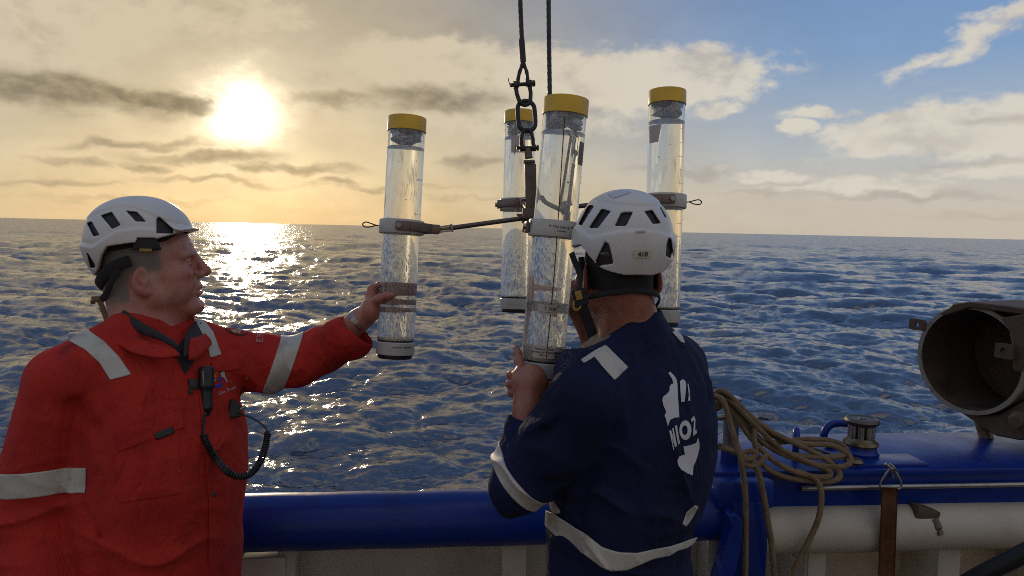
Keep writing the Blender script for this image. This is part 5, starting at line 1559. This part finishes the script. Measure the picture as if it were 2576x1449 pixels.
    eb = eyes.build('eyeballs', plain('eye_white', (.42, .36, .33), .25)); adopt(body, eb)
    return root, cov, bc

RED_ROOT, RED_COV, RED_BVH = man_in_red()
# =================================================================== man in navy
def man_in_navy():
    root = empty('person.001', Vector((P(1580, 1400, 1.57).x, P(1580, 1400, 1.57).y, 0)), 'man in navy work jacket and white helmet 410 seen from behind', 'person')
    fa = R_(-36); fw = Vector((math.sin(fa), math.cos(fa), 0)); lf = Z_.cross(fw)
    ha = R_(-9); H = Loc(P(1562, 704, 1.55), (math.sin(ha), math.cos(ha), 0), (0, 0, 1), 1.0).pitched(-10)
    sL, eL, wL = P(1474, 1008, 1.450), P(1300, 1224, 1.490), P(1326, 1022, 1.545)
    sR, eR, wR = P(1694, 918, 1.70), P(1560, 960, 1.93), P(1448, 764, 1.83)
    neck = P(1588, 860, 1.575)
    S_ = Sdf(); head_field(S_, H, neck, .056)
    chest = P(1590, 1020, 1.60); hip = Vector((P(1565, 1300, 1.585).x, P(1565, 1300, 1.585).y, .95))
    S_.cone(neck, chest, .06, .095, .05); S_.cone(chest, hip, .11, .10, .05)
    S_.cone(neck - Z_ * .06, sL, .045, .042, .03); S_.cone(neck - Z_ * .06, sR, .045, .042, .03)
    S_.chain([sL, eL, wL], [.044, .037, .0275], .015); S_.chain([sR, eR, eR.lerp(wR, .55), wR], [.044, .040, .037, .028], .02)
    for s in (-1, 1):
        hp = hip + lf * s * .095; S_.chain([hp, Vector((hp.x, hp.y, .5)), Vector((hp.x, hp.y, .10))], [.072, .052, .042], .03)
    b, ax, L, r = TUBES['c']
    def ring(py, ang, rr):
        best = min(range(0, 301), key=lambda i: abs(prj(b + ax * (L * i / 300))[1] - py)); c = b + ax * (L * best / 300)
        a = R_(ang); return c + (Vector((1, 0, 0)) * math.cos(a) + Vector((0, 1, 0)) * math.sin(a)) * rr
    RT = TR + .0100
    # left hand cups the lower end: back of the hand to us
    pc = P(1327, 962, 1.555)
    S_.cone(wL, pc, .028, .030, .018); S_.ell(P(1340, 968, 1.560), (.034, .018, .046), None, .016)
    ix = [P(1312, 932, 1.575), P(1306, 908, 1.592), P(1302, 890, 1.604), P(1299, 877, 1.612)]
    S_.cone(P(1330, 985, 1.55), ix[0], .021, .0125, .012); finger(S_, ix, .0108, .0082)
    for py, k0, k1, r0 in ((944, P(1305, 942, 1.568), P(1287, 944, 1.592), .0108), (962, P(1302, 962, 1.565), P(1284, 966, 1.590), .0104), (981, P(1304, 982, 1.562), P(1288, 988, 1.588), .0094)):
        S_.cone(P(1328, 985, 1.55), k0, .018, r0 * 1.1, .012); finger(S_, [k0, k1, ring(py + 8, 168, RT + .004), ring(py + 8, 135, RT)], r0, r0 * .8)
    th = [P(1345, 990, 1.552), P(1362, 975, 1.566), P(1388, 968, 1.575)]
    S_.cone(P(1330, 1000, 1.545), th[0], .020, .014, .014); finger(S_, th, .0125, .0095)
    # right hand reaches round the far side
    pr_ = P(1432, 745, 1.80)
    S_.cone(wR, pr_, .027, .027, .018); S_.ell(pr_, (.024, .024, .036), None, .014)
    for py, a1, r0 in ((724, 84, .0100), (742, 90, .0103), (760, 86, .0098), (777, 78, .0088)):
        k0 = ring(py, 36, RT + .040); S_.cone(P(1436, 748 + (py - 750) * .4, 1.79), k0, .015, r0 * 1.1, .012)
        finger(S_, [k0, ring(py - 3, 50, RT + .040), ring(py - 5, 64, RT + .044), ring(py - 6, a1 - 6, RT + .050)], r0, r0 * .82)
    finger(S_, [P(1434, 738, 1.78), ring(716, 30, RT + .030), ring(706, 32, RT + .028), ring(698, 36, RT + .030)], .0125, .0095)
    me = mesh_sdf(S_, .0030, name='body')
    V = verts_np(me); q = H.local(V)
    hair = sstep(q[:, 2] - np.clip(q[:, 0] + 60, 0, 200) * .30, -58, -30) * sstep(q[:, 0], 66, 40) * sstep(q[:, 2], -72, -38)
    hair *= 1 - sstep(np.abs(q[:, 1]), 77, 80) * (np.abs(q[:, 0]) < 24)
    beard = sstep(q[:, 0], -10, 25) * sstep(q[:, 2], -5, -25) * sstep(q[:, 2], -110, -80) * .5
    mask_attr(me, 'hair', np.maximum(hair, beard))
    mask_attr(me, 'ruddy', .9 * sstep(np.abs(q[:, 1]), 77, 84) * (np.abs(q[:, 2]) < 45) + .05 * (q[:, 2] < -45))
    body = link('body', me, M_SKIN_B); parts = [body]
    # ---------------- jacket
    C = Sdf(); tab = []
    for (py, cxp, d, a, bf, bb) in ((790, 1575, 1.565, .070, .07, .062), (830, 1578, 1.57, .10, .085, .075), (862, 1582, 1.58, .150, .10, .088), (905, 1586, 1.59, .188, .12, .110), (960, 1592, 1.60, .200, .135, .138), (1050, 1596, 1.60, .205, .14, .152),
                                    (1150, 1594, 1.60, .205, .14, .152), (1230, 1586, 1.595, .198, .14, .146), (1290, 1576, 1.59, .188, .135, .134), (1335, 1566, 1.585, .180, .13, .122), (1400, 1560, 1.585, .180, .13, .118)):
        q_ = P(cxp, py, d); tab.append((q_.z, q_.x, q_.y, a, bf, bb))
    C.op(d_loft(None, lf, fw, tab))
    C.chain([P(1560, 872, 1.55), sL], [.055, .074], .035); C.chain([P(1620, 858, 1.60), sR], [.055, .070], .035)
    C.cone(P(1588, 862, 1.572), P(1567, 784, 1.563), .085, .078, .018)
    C.cone(P(1574, 800, 1.567), P(1566, 700, 1.56), .0715, .10, .003, 's')
    cn = (P(1570, 800, 1.565) - P(1588, 862, 1.572)).normalized(); cn = (cn + Vector((-.42, .10, 0))).normalized(); cp = A3(P(1572, 799, 1.567))
    C.op((lambda p, cp=cp, cn=A3(cn): np.where(((p - cp) ** 2).sum(-1) < .15 ** 2, -((p - cp) @ cn), .3), cp, .14), .004, 's')
    mL = sL.lerp(eL, .5) + Vector((.004, 0, 0)); cuff = P(1320, 1050, 1.540)
    C.chain([sL, mL, eL], [.076, .075, .062], .014); C.chain([eL, eL.lerp(cuff, .45), cuff], [.060, .051, .038], .010)
    C.chain([sR, eR], [.070, .062], .02); C.chain([eR, eR.lerp(wR, .35)], [.068, .056], .02)
    cdir = (wL - eL).normalized(); C.cone(cuff - cdir * .010, cuff + cdir * .09, .034, .038, .003, 's')
    def F(pts, w, h): C.fold([P(*p) for p in pts], w, h)
    C.disp(*wrinkle(eL, .16, (sL - eL), 0.0112, 54, 11)); C.disp(*wrinkle(P(1310, 1090, 1.46), .10, (.2, 0, 1), 0.0083, 62, 12)); C.disp(*wrinkle(P(1385, 1035, 1.43), .12, (1, 0, .8), 0.0097, 52, 13))
    C.disp(*wrinkle(P(1560, 1290, 1.46), .20, (.4, .2, 1), 0.0112, 42, 14)); C.disp(*wrinkle(P(1560, 1080, 1.46), .24, (1, .3, .35), 0.0067, 34, 15)); C.disp(*wrinkle(P(1720, 1150, 1.52), .22, (1, .3, .3), 0.0075, 40, 16))
    C.disp(*wrinkle(P(1440, 1170, 1.43), .20, (.9, .2, -.7), 0.0090, 36, 17)); C.disp(*wrinkle(P(1690, 1290, 1.52), .14, (.2, .2, 1), 0.0090, 48, 18))
    F([(1500, 985, 1.46), (1540, 1100, 1.45), (1560, 1250, 1.46)], .020, -.009); F([(1470, 1000, 1.44), (1430, 1090, 1.42), (1400, 1190, 1.40)], .020, .009)
    F([(1420, 1010, 1.42), (1370, 1060, 1.40), (1330, 1080, 1.42)], .014, .010); F([(1400, 1060, 1.40), (1360, 1100, 1.39), (1320, 1110, 1.41)], .012, -.009)
    F([(1440, 1210, 1.42), (1400, 1255, 1.40), (1350, 1280, 1.39)], .016, -.010); F([(1500, 1180, 1.45), (1470, 1250, 1.45), (1460, 1300, 1.46)], .016, -.008)
    F([(1640, 920, 1.50), (1670, 1050, 1.48), (1665, 1200, 1.48)], .022, .005); F([(1760, 900, 1.60), (1780, 1000, 1.58), (1775, 1120, 1.56)], .016, -.006)
    F([(1480, 930, 1.44), (1600, 900, 1.48), (1700, 872, 1.56)], .0045, -.0028)
    jac = link('jacket', mesh_sdf(C, .0040, name='jacket'), M_NAVY); parts.append(jac)
    # loose hem: belt tape slung round the blouse
    bc = bvh_of(jac)
    T = Sdf(); tab = []
    for (py, cxp, d, a, bf, bb) in ((1290, 1566, 1.585, .172, .125, .112), (1400, 1562, 1.585, .178, .128, .118), (1500, 1562, 1.585, .186, .13, .13), (1640, 1562, 1.585, .17, .12, .12)):
        q_ = P(cxp, py, d); tab.append((q_.z, q_.x, q_.y, a, bf, bb))
    T.op(d_loft(None, lf, fw, tab))
    for s in (-1, 1):
        hp = hip - Z_ * .08 + lf * s * .095; T.chain([hp, Vector((hp.x, hp.y, .5)), Vector((hp.x, hp.y, .16))], [.105, .085, .082], .05)
    T.disp(*wrinkle(P(1540, 1420, 1.46), .22, (.3, .2, 1), 0.0105, 48, 19)); T.disp(*wrinkle(P(1420, 1400, 1.46), .14, (.3, .2, 1), 0.0090, 60, 20))
    parts.append(link('trousers', mesh_sdf(T, .005, name='trousers'), M_NAVY))
    # waist tape: dips and buckles, follows the jacket hem
    band = Sdf()
    wcx = P(1566, 1330, 1.587)
    tb = []
    for z_ in (zz(1560, 1270, 1.46), zz(1560, 1300, 1.46), zz(1560, 1420, 1.46)): tb.append((z_, wcx.x, wcx.y, .184, .132, .127))
    band.op(d_loft(None, lf, fw, tb)); band.disp(*wrinkle(P(1560, 1360, 1.46), .22, (.9, .3, .2), 0.0135, 46, 21)); band.disp(*wrinkle(P(1430, 1330, 1.46), .14, (.9, .2, .5), 0.0105, 60, 22)); band.disp(*wrinkle(P(1680, 1370, 1.53), .12, (.9, .2, .4), 0.0105, 58, 23))
    xs = [1376, 1400, 1440, 1480, 1520, 1560, 1600, 1640, 1680, 1702, 1760]; tops = [1284, 1292, 1316, 1340, 1372, 1384, 1386, 1378, 1372, 1366, 1350]; bots = [1318, 1338, 1372, 1388, 1420, 1436, 1418, 1402, 1396, 1384, 1372]
    u, v, w = view_frame(wcx); up = px_in_frame(list(zip(xs, tops)), wcx, u, v); dn = px_in_frame(list(zip(xs, bots)), wcx, u, v)
    uX = np.array([p[0] for p in up], np.float32); uT = np.array([p[1] for p in up], np.float32); uB = np.array([p[1] for p in dn], np.float32)
    uu, vv, ww, cc = A3(u), A3(v), A3(w), A3(wcx)
    def reg(p):
        q_ = p - cc; x = q_ @ uu; y = q_ @ vv; front = (q_ @ ww) > -.02
        t_ = np.where(front, np.interp(x, uX, uT), float(uT.mean())); b_ = np.where(front, np.interp(x, uX, uB), float(uB.mean()))
        return np.maximum(y - t_, b_ - y) * .9
    parts.append(shell_patch(band, reg, .006, .003, .003, 'waist_tape', M_TAPE, None, wcx, .25))
    # sleeve and shoulder tapes
    def slab(c, n, w_): c = A3(c); n = A3(Vector(n).normalized()); return lambda p: np.abs((p - c) @ n) - w_
    cb = eL.lerp(sL, .06)
    n_ = ((sL - eL).normalized() + Vector((.22, 0, 0))).normalized()
    lower = lambda p, c=A3(cb): np.sqrt(((p - c) ** 2).sum(-1)) - .105
    parts.append(shell_patch(C, lambda p: np.maximum(slab(cb, n_, .0165)(p), lower(p)), .004, .0026, .003, 'sleeve_band', M_TAPE, None, cb, .13))
    def pxpatch(pts, nm, t1=.0026, mat=M_TAPE, depth_back=.05, rnd=.001):
        c = on_surf(bc, sum(p[0] for p in pts) / len(pts), sum(p[1] for p in pts) / len(pts)); u, v, w = view_frame(c); pl = px_in_frame(pts, c, u, v); R = max(math.hypot(*p) for p in pl) + .03
        uu, vv, ww, cc = A3(u), A3(v), A3(w), A3(c)
        parts.append(shell_patch(C, lambda p: np.maximum(poly_d(pl, (p - cc) @ uu, (p - cc) @ vv) - rnd, -((p - cc) @ ww) - depth_back), .004, t1, .0026, nm, mat, None, c, R, smooth=1))
    pxpatch([(1492, 893), (1526, 870), (1580, 924), (1546, 955)], 'shoulder_tape'); pxpatch([(1462, 905), (1500, 880), (1524, 868), (1530, 876), (1496, 896), (1470, 912)], 'shoulder_tape')
    pxpatch([(1692, 836), (1700, 830), (1716, 845), (1722, 862), (1714, 860)], 'shoulder_tape')
    pxpatch([(1727, 1290), (1748, 1272), (1756, 1275), (1742, 1302), (1726, 1324), (1718, 1318)], 'side_tape')
    pxpatch([(1600, 1016 - 200), (1604, 1016 - 200), (1600, 820), (1604, 820)], 'label', mat=M_NAVY) if False else None
    # stand collar
    def strip(top, bot, th, nm, mat, n=7):
        T_ = spline([P(*p) for p in top], n, True); Bt = spline([P(*p) for p in bot], n, True); b_ = bmesh.new(); cols = []
        N_q = len(T_); mc = sum(T_, Vector()) / N_q
        for i in range(N_q):
            c_ = []
            for k in range(6):
                t = k / 5; q_ = T_[i].lerp(Bt[i], t); o_ = (q_ - Vector((mc.x, mc.y, q_.z))).normalized(); c_.append(b_.verts.new(q_ + o_ * .005 * math.sin(math.pi * t)))
            cols.append(c_)
        for i in range(N_q):
            j = (i + 1) % N_q
            for k in range(5): b_.faces.new((cols[i][k], cols[i][k + 1], cols[j][k + 1], cols[j][k]))
        bmesh.ops.recalc_face_normals(b_, faces=b_.faces[:]); bmesh.ops.solidify(b_, geom=b_.faces[:], thickness=th)
        m_ = bpy.data.meshes.new(nm); b_.to_mesh(m_); b_.free(); o = link(nm, m_, mat); parts.append(o); return o
    # print on the back
    reg4 = (2380, 1350, 2720, 1850); Z4 = lambda p: pxpoly(p, reg4, 985)
    hand = [[(362, 145), (382, 128), (420, 165), (450, 210), (460, 260), (466, 400), (480, 622), (430, 626), (385, 650), (372, 680), (358, 720), (340, 650), (322, 605), (340, 560), (312, 500), (297, 440), (305, 400), (340, 374), (344, 430), (358, 480), (372, 520), (398, 505), (380, 450), (374, 330), (376, 290), (395, 262), (416, 258), (405, 210)],
            [(487, 232), (515, 212), (540, 220), (552, 250), (554, 300), (546, 380), (538, 452), (502, 458), (494, 340)], [(570, 260), (580, 258), (592, 330), (600, 440), (574, 444), (584, 380)],
            [(526, 938), (600, 925), (665, 900), (684, 840), (698, 900), (698, 960), (680, 1040), (655, 1110), (634, 1150), (627, 1252), (570, 1232), (510, 1195), (470, 1140), (462, 1090), (478, 1050), (510, 1034), (542, 1028), (530, 980)]]
    txt = [[(373, 769), (385, 761), (428, 970), (420, 978)], [(405, 746), (420, 734), (457, 932), (445, 943)], [(378, 766), (391, 757), (453, 934), (438, 947)], [(432, 720), (452, 704), (486, 905), (468, 918)],
           [(608, 642), (640, 606), (652, 638), (613, 676)], [(641, 640), (655, 644), (652, 770), (629, 822), (631, 790)], [(630, 792), (665, 754), (673, 790), (629, 828)]]
    ob, ib = [], []
    for k in range(25):
        a = 2 * math.pi * k / 24; ob.append((546 + 66 * math.cos(a), 762 + 106 * math.sin(a))); ib.append((540 + 31 * math.cos(a), 762 + 52 * math.sin(a)))
    txt += [[ob[k], ob[k + 1], ib[k + 1], ib[k]] for k in range(24)]
    parts.append(print_on(bc, [Z4(p) for p in hand], 'back_print', M_PRINT, None)); parts.append(print_on(bc, [Z4(p) for p in txt], 'back_lettering', M_PRINT, None))
    # helmet
    hc = H(-19, 0, 82); u, v, w = view_frame(hc); rg = (1850, 680, 2650, 1400); vs = []
    for pl in ([(650, 328), (722, 186), (770, 194), (680, 338)], [(734, 358), (826, 220), (892, 240), (800, 360)], [(920, 346), (966, 250), (1048, 248), (1000, 345)], [(1128, 238), (1190, 232), (1248, 324), (1190, 330)],
               [(1243, 200), (1256, 205), (1292, 270), (1290, 296)], [(786, 590), (852, 456), (880, 470), (912, 600), (904, 612), (796, 628)], [(1286, 560), (1290, 470), (1306, 426), (1326, 436), (1350, 570), (1346, 586)]):
        vs.append((px_in_frame(pxpoly(pl, rg, 1610), hc, u, v), hc, u, v, w))
    hm, hk, outer = helmet(H, vs, hc=(-19, 0, 83), sc=.95)
    def on_helm(zx, zy, off=.0): p_ = pxpoly([(zx, zy)], rg, 1610)[0]; o_ = P(*p_, 1.0); r_ = (o_ - CAMP).normalized(); return surf_at(outer, o_, r_) - r_ * off
    hbv = bvh_of(hm)
    o0 = pxpoly([(1090, 552)], rg, 1610)[0]
    def tpoly(body, origin, ux, uy, size, bold=True):
        m_ = text_mesh(body, size, 0.0, 'LEFT', bold); return [[(origin[0] + ux[0] * m_.vertices[i].co.x + uy[0] * m_.vertices[i].co.y, origin[1] + ux[1] * m_.vertices[i].co.x + uy[1] * m_.vertices[i].co.y) for i in f.vertices] for f in m_.polygons]
    sticker = pxpoly([(1058, 522), (1190, 516), (1192, 578), (1060, 582)], rg, 1610)
    hk.append(print_on(hbv, [sticker], 'number_sticker', bright('cream_sticker', (.58, .52, .36), .5), None, .0008)); hk.append(print_on(hbv, tpoly('410', o0, (1.0, -.02), (.05, -1), 16.5), 'helmet_number', M_INK, None, .0018, 6))
    vb = bvh_of(*[k for k in hk if k.name.startswith('vent')])
    o1 = pxpoly([(812, 545)], rg, 1610)[0]; hk.append(print_on(vb, tpoly('PETZL', o1, (.95, .05), (0, -1.1), 8.4), 'vent_lettering', bright('grey_print', (.22, .21, .21), .6), None, .002, 6))
    # crown sticker edge and small rear tab
    hk.append(print_on(hbv, [pxpoly([(1072, 376), (1148, 372), (1150, 384), (1076, 388)], rg, 1610)], 'rear_tab', bright('scuffed_mark', (.38, .34, .28), .6), None, .001, 6))
    hk.append(print_on(hbv, [pxpoly([(860, 96), (960, 68), (1020, 72), (1040, 84), (940, 120), (905, 130)], rg, 1610)], 'crown_sticker', bright('scuffed_sticker', (.54, .52, .52), .35), None, .0009))
    for k in hk: adopt(hm, k)
    parts.append(hm)
    # straps
    Zr = lambda x, y, d: P(*pxpoly([(x, y)], rg, 1610)[0], d)
    st = MB().tube(spline([Zr(590, 540, 1.52), Zr(612, 600, 1.515), Zr(640, 665, 1.51), Zr(655, 740, 1.50), Zr(652, 830, 1.49), Zr(655, 880, 1.49)], 6), .0082, 8, flat=(1, .3)).build('chin_strap', M_STRAP)
    npts = [H(-3, 84, -40), H(-30, 79, -40), H(-58, 62, -37), H(-80, 36, -33), H(-90, 0, -30), H(-80, -36, -33), H(-58, -62, -38), H(-28, -76, -46), H(0, -78, -58)]
    ns = MB().tube(spline(npts, 6), .0058, 8, flat=(1, .4)).build('nape_strap', M_STRAP)
    hb2 = MB().tube(spline([H(10, 82, -2), H(2, 86, 24), H(14, 84, 50)], 6), .007, 8, flat=(1, .3)).build('side_strap', M_STRAP)
    bk = MB(); u1, v1, w1 = view_frame(Zr(655, 880, 1.485)); cbk = Zr(655, 875, 1.480)
    bk.box(cbk, (.030, .012, .036), ((u1 * .95 + v1 * .25).normalized(), w1, (v1 * .95 - u1 * .25).normalized()), .004)
    bk = bk.build('strap_buckle', M_STRAP)
    yk = MB().box(cbk + w1 * .007 - u1 * .003 + v1 * .004, (.014, .004, .019), ((u1 * .95 + v1 * .25).normalized(), w1, (v1 * .95 - u1 * .25).normalized()), .002)
    ty = spline([Zr(612, 900, 1.478), Zr(606, 940, 1.478), Zr(618, 972, 1.478), Zr(645, 962, 1.478), Zr(662, 935, 1.478)], 5); yk.tube(ty, .0026, 8)
    yk = yk.build('buckle_clip', M_YELLOW); adopt(bk, yk)
    tail = MB().tube(spline([Zr(660, 930, 1.488), Zr(690, 990, 1.495), Zr(712, 1050, 1.505), Zr(735, 1110, 1.51), Zr(748, 1165, 1.515)], 6), .013, 8, flat=(1, .22)).build('strap_tail', M_STRAP)
    parts += [st, ns, hb2, bk, tail]
    adopt(root, *parts)
    return root, jac, bc
NAVY_ROOT, NAVY_COV, NAVY_BVH = man_in_navy()
# ------------------------------------------------------------------ radio handset with coiled cord, rope coil, webbing sling
def radio():
    bc = RED_BVH
    c = on_surf(bc, 519, 968, .016); u, v, w = view_frame(c)
    fx = (u * .93 - w * .36).normalized(); ww = fx.cross(v).normalized(); ww = ww if ww.dot(w) > 0 else -ww
    root = empty('speaker_microphone', c, 'black radio handset clipped to the red coverall with coiled cord', 'radio')
    q = lambda px, py, off=.012: (on_surf(bc, px, py, off) or P(px, py, 1.66))
    body = Sdf(); M3 = np.array([fx, ww, v], np.float32)
    body.box(c + v * .018, (.0165, .013, .026), M3, .008, .004); body.box(c - v * .030, (.0125, .0115, .032), M3, .008, .012); body.cone(c - v * .055, c - v * .085, .010, .0055, .008)
    ps = [link('handset', mesh_sdf(body, .002, name='handset'), M_RADIO)]
    ps.append(MB().box(c + v * .016 - fx * .0125 + ww * .0135, (.0022, .002, .034), (fx, ww, v), .0005).build('handset_trim', M_STEEL))
    ps.append(MB().box(c - fx * .026 + v * .004 - ww * .004, (.028, .008, .024), (fx, ww, v), .002).build('clip', M_RADIO))
    cl = q(587, 1033, .012); ps.append(MB().prism([(-.028, -.016), (.018, -.018), (.016, .012), (.002, .030), (-.008, .026), (-.010, .004)], .012, cl, u, v, w, .003).build('cord_clip', M_RADIO))
    ps.append(MB().tube([cl + u * .006, cl + u * .022 + v * .004, cl + u * .030 + v * .008], .0045, 10).build('cord_plug', M_STEEL))
    # straight lead from the handset, coil, thin lead back to the clip
    p_top = c - v * .085
    lead = spline([p_top, q(516, 1040, .008), q(512, 1075, .008), q(513, 1094, .010)], 6)
    ps.append(MB().tube(lead, .0034, 8).build('lead', M_RADIO))
    path = spline([q(513, 1094, .010), q(524, 1122, .014), q(545, 1155, .020), P(570, 1184, 1.60), P(597, 1199, 1.60), P(630, 1192, 1.62), P(655, 1160, 1.65), P(668, 1122, 1.68), P(674, 1088, 1.70)], 60)
    L = 0; pts = []; prev = path[0]; up0 = Vector((.3, -.9, .2))
    acc = [0]
    for a, b in zip(path, path[1:]): acc.append(acc[-1] + (b - a).length)
    Ls = acc[-1]; N = 1500; j = 0
    for i in range(N + 1):
        s = Ls * i / N
        while j < len(acc) - 2 and acc[j + 1] < s: j += 1
        t = (s - acc[j]) / max(1e-9, acc[j + 1] - acc[j]); p = path[j].lerp(path[j + 1], t); T = (path[min(j + 2, len(path) - 1)] - path[max(j - 1, 0)]).normalized()
        n = (up0 - T * up0.dot(T)).normalized(); bn = T.cross(n); a = 2 * math.pi * s / .0050
        pts.append(p + n * math.cos(a) * .0062 + bn * math.sin(a) * .0062)
    ps.append(MB().tube(pts, .0021, 6).build('coiled_cord', M_RADIO))
    ps.append(MB().tube(spline([P(674, 1088, 1.70), P(664, 1072, 1.71), P(635, 1052, 1.72), P(606, 1042, 1.725), cl + u * .012 - v * .006], 8), .0022, 8).build('thin_lead', M_RADIO))
    adopt(root, *ps)
radio()

def rope_coil():
    ps_ = []
    def D(px, py, t, lift=.0):
        """point on the plane t metres behind the rail axis, seen at (px, py)"""
        r = (P(px, py, 1.0) - CAMP).normalized(); o = S(0, t, 0); k = (o - CAMP).dot(N_) / r.dot(N_); return CAMP + r * k + Z_ * lift
    R = .0088
    paths = [
        # loops hung over the post, fanning out to the right and lying over the capping edge
        [(1798, 1000, .02), (1806, 984, .0), (1830, 990, -.02), (1880, 1040, -.03), (1940, 1085, -.04), (2010, 1120, -.04), (2070, 1150, -.04), (2105, 1180, -.06), (2112, 1200, -.07), (2085, 1212, -.075), (2020, 1208, -.075), (1960, 1195, -.075), (1915, 1165, -.07), (1900, 1120, -.06), (1898, 1085, -.05), (1908, 1062, -.045)],
        [(1800, 1010, .03), (1812, 990, .01), (1840, 1000, -.01), (1890, 1050, -.01), (1950, 1098, -.02), (2020, 1116, -.02), (2090, 1120, -.02), (2130, 1140, -.03), (2140, 1160, -.05), (2120, 1174, -.06), (2060, 1170, -.06), (1990, 1150, -.06), (1930, 1120, -.05), (1880, 1070, -.03), (1840, 1015, -.01)],
        [(1802, 1020, .02), (1818, 1000, .0), (1850, 1020, -.03), (1905, 1075, -.05), (1965, 1130, -.06), (2040, 1165, -.07), (2085, 1185, -.075), (2080, 1200, -.08), (2030, 1196, -.08), (1975, 1176, -.08), (1930, 1145, -.07), (1880, 1090, -.04), (1850, 1040, -.02), (1822, 1005, .0)],
        [(1800, 1030, .03), (1825, 1020, .01), (1860, 1050, -.02), (1900, 1110, -.03), (1960, 1112, .0), (2030, 1105, .02), (2095, 1110, .02), (2128, 1128, .0), (2120, 1146, -.03), (2060, 1150, -.04), (1980, 1140, -.04), (1920, 1110, -.03)],
        # falls down the front of the post
        [(1800, 995, .0), (1820, 1010, -.04), (1842, 1080, -.07), (1862, 1150, -.115), (1874, 1230, -.12), (1876, 1330, -.12), (1874, 1470, -.12)],
        [(1808, 1120, -.06), (1840, 1135, -.09), (1876, 1150, -.11), (1904, 1180, -.115), (1918, 1230, -.12), (1930, 1300, -.12), (1942, 1380, -.12), (1950, 1460, -.12)],
        [(2005, 1185, -.075), (2050, 1205, -.085), (2066, 1240, -.10), (2060, 1300, -.11), (2035, 1360, -.11), (2005, 1420, -.11), (1985, 1470, -.11)],
        # hitch lying on the corner
        [(1796, 1122, -.03), (1830, 1130, -.09), (1868, 1140, -.10), (1890, 1134, -.11), (1900, 1142, -.115), (1890, 1154, -.12), (1872, 1156, -.115), (1868, 1166, -.115), (1888, 1172, -.12), (1912, 1164, -.10), (1930, 1140, -.07)]]
    root = empty('rope_coil', D(1850, 1100, -.04), 'tan braided rope coil slung over the belaying post and blue capping', 'rope')
    for i, p in enumerate(paths):
        pts = spline([D(*q) for q in p], 10)
        ps_.append(MB().tube(pts, R, 10, twist=60, lay=.05, nl=5).build('rope_turn', M_ROPE))
    adopt(root, *ps_)
rope_coil()

def sling():
    def D(px, py, t):
        r = (P(px, py, 1.0) - CAMP).normalized(); o = S(0, t, 0); k = (o - CAMP).dot(N_) / r.dot(N_); return CAMP + r * k
    t = -.075
    root = empty('webbing_sling', D(2240, 1190, t), 'brown webbing sling hung from a steel ring on the rubbing bar', 'sling')
    ps = []
    ring = spline([D(2216, 1228, t), D(2216, 1212, t), D(2232, 1188, t), D(2243, 1178, t - .004), D(2252, 1186, t), D(2266, 1212, t), D(2264, 1228, t), D(2240, 1232, t)], 6, True)
    ps.append(MB().tube(ring, .0032, 8, closed=True).build('ring', M_STEEL))
    for dx in (-8, 2):
        hk = spline([D(2232 + dx, 1174, -.048), D(2236 + dx, 1168, -.066), D(2246 + dx, 1176, -.078), D(2254 + dx, 1190, -.072), D(2256 + dx, 1200, -.055)], 6)
        ps.append(MB().tube(hk, .0044, 8, flat=(1, .5)).build('hook', M_STEEL))
    def ribbon(L_, R2, th, nm):
        b = bmesh.new(); rows = []
        for l, r in zip(L_, R2):
            rows.append([b.verts.new(l.lerp(r, k / 6)) for k in range(7)])
        for a, c in zip(rows, rows[1:]):
            for k in range(6): b.faces.new((a[k], a[k + 1], c[k + 1], c[k]))
        bmesh.ops.solidify(b, geom=b.faces[:], thickness=th); bmesh.ops.recalc_face_normals(b, faces=b.faces[:])
        me = bpy.data.meshes.new(nm); b.to_mesh(me); b.free(); return link(nm, me, M_WEB)
    n = 14; Lp = [D(2218 - 11 * i / n, 1226 + 255 * i / n, t - .006 - .022 * min(1, i / 3) + .003 * math.sin(i * .9)) for i in range(n + 1)]; Rp = [D(2259 - 9 * i / n, 1229 + 255 * i / n, t - .005 - .022 * min(1, i / 3) + .003 * math.sin(i * .7)) for i in range(n + 1)]
    ps.append(ribbon(Lp, Rp, .005, 'webbing'))
    L2 = [D(2222 - 10 * i / n, 1229 + 250 * i / n, t - .016 * min(1, i / 3)) for i in range(n + 1)]; R2 = [D(2256 - 6 * i / n, 1232 + 250 * i / n, t - .016 * min(1, i / 3)) for i in range(n + 1)]
    ps.append(ribbon(L2, R2, .004, 'webbing_back'))
    adopt(root, *ps)
    # dark pipe rail crossing the lower right corner
    o = MB().tube(spline([D(2420, 1475, -.20), D(2480, 1440, -.24), D(2580, 1390, -.30), D(2760, 1300, -.40)], 6), .026, 18).build('deck_hose', M_BLACK)
    tag(o, 'thick black hose slanting up across the lower right corner', 'hose')
sling()
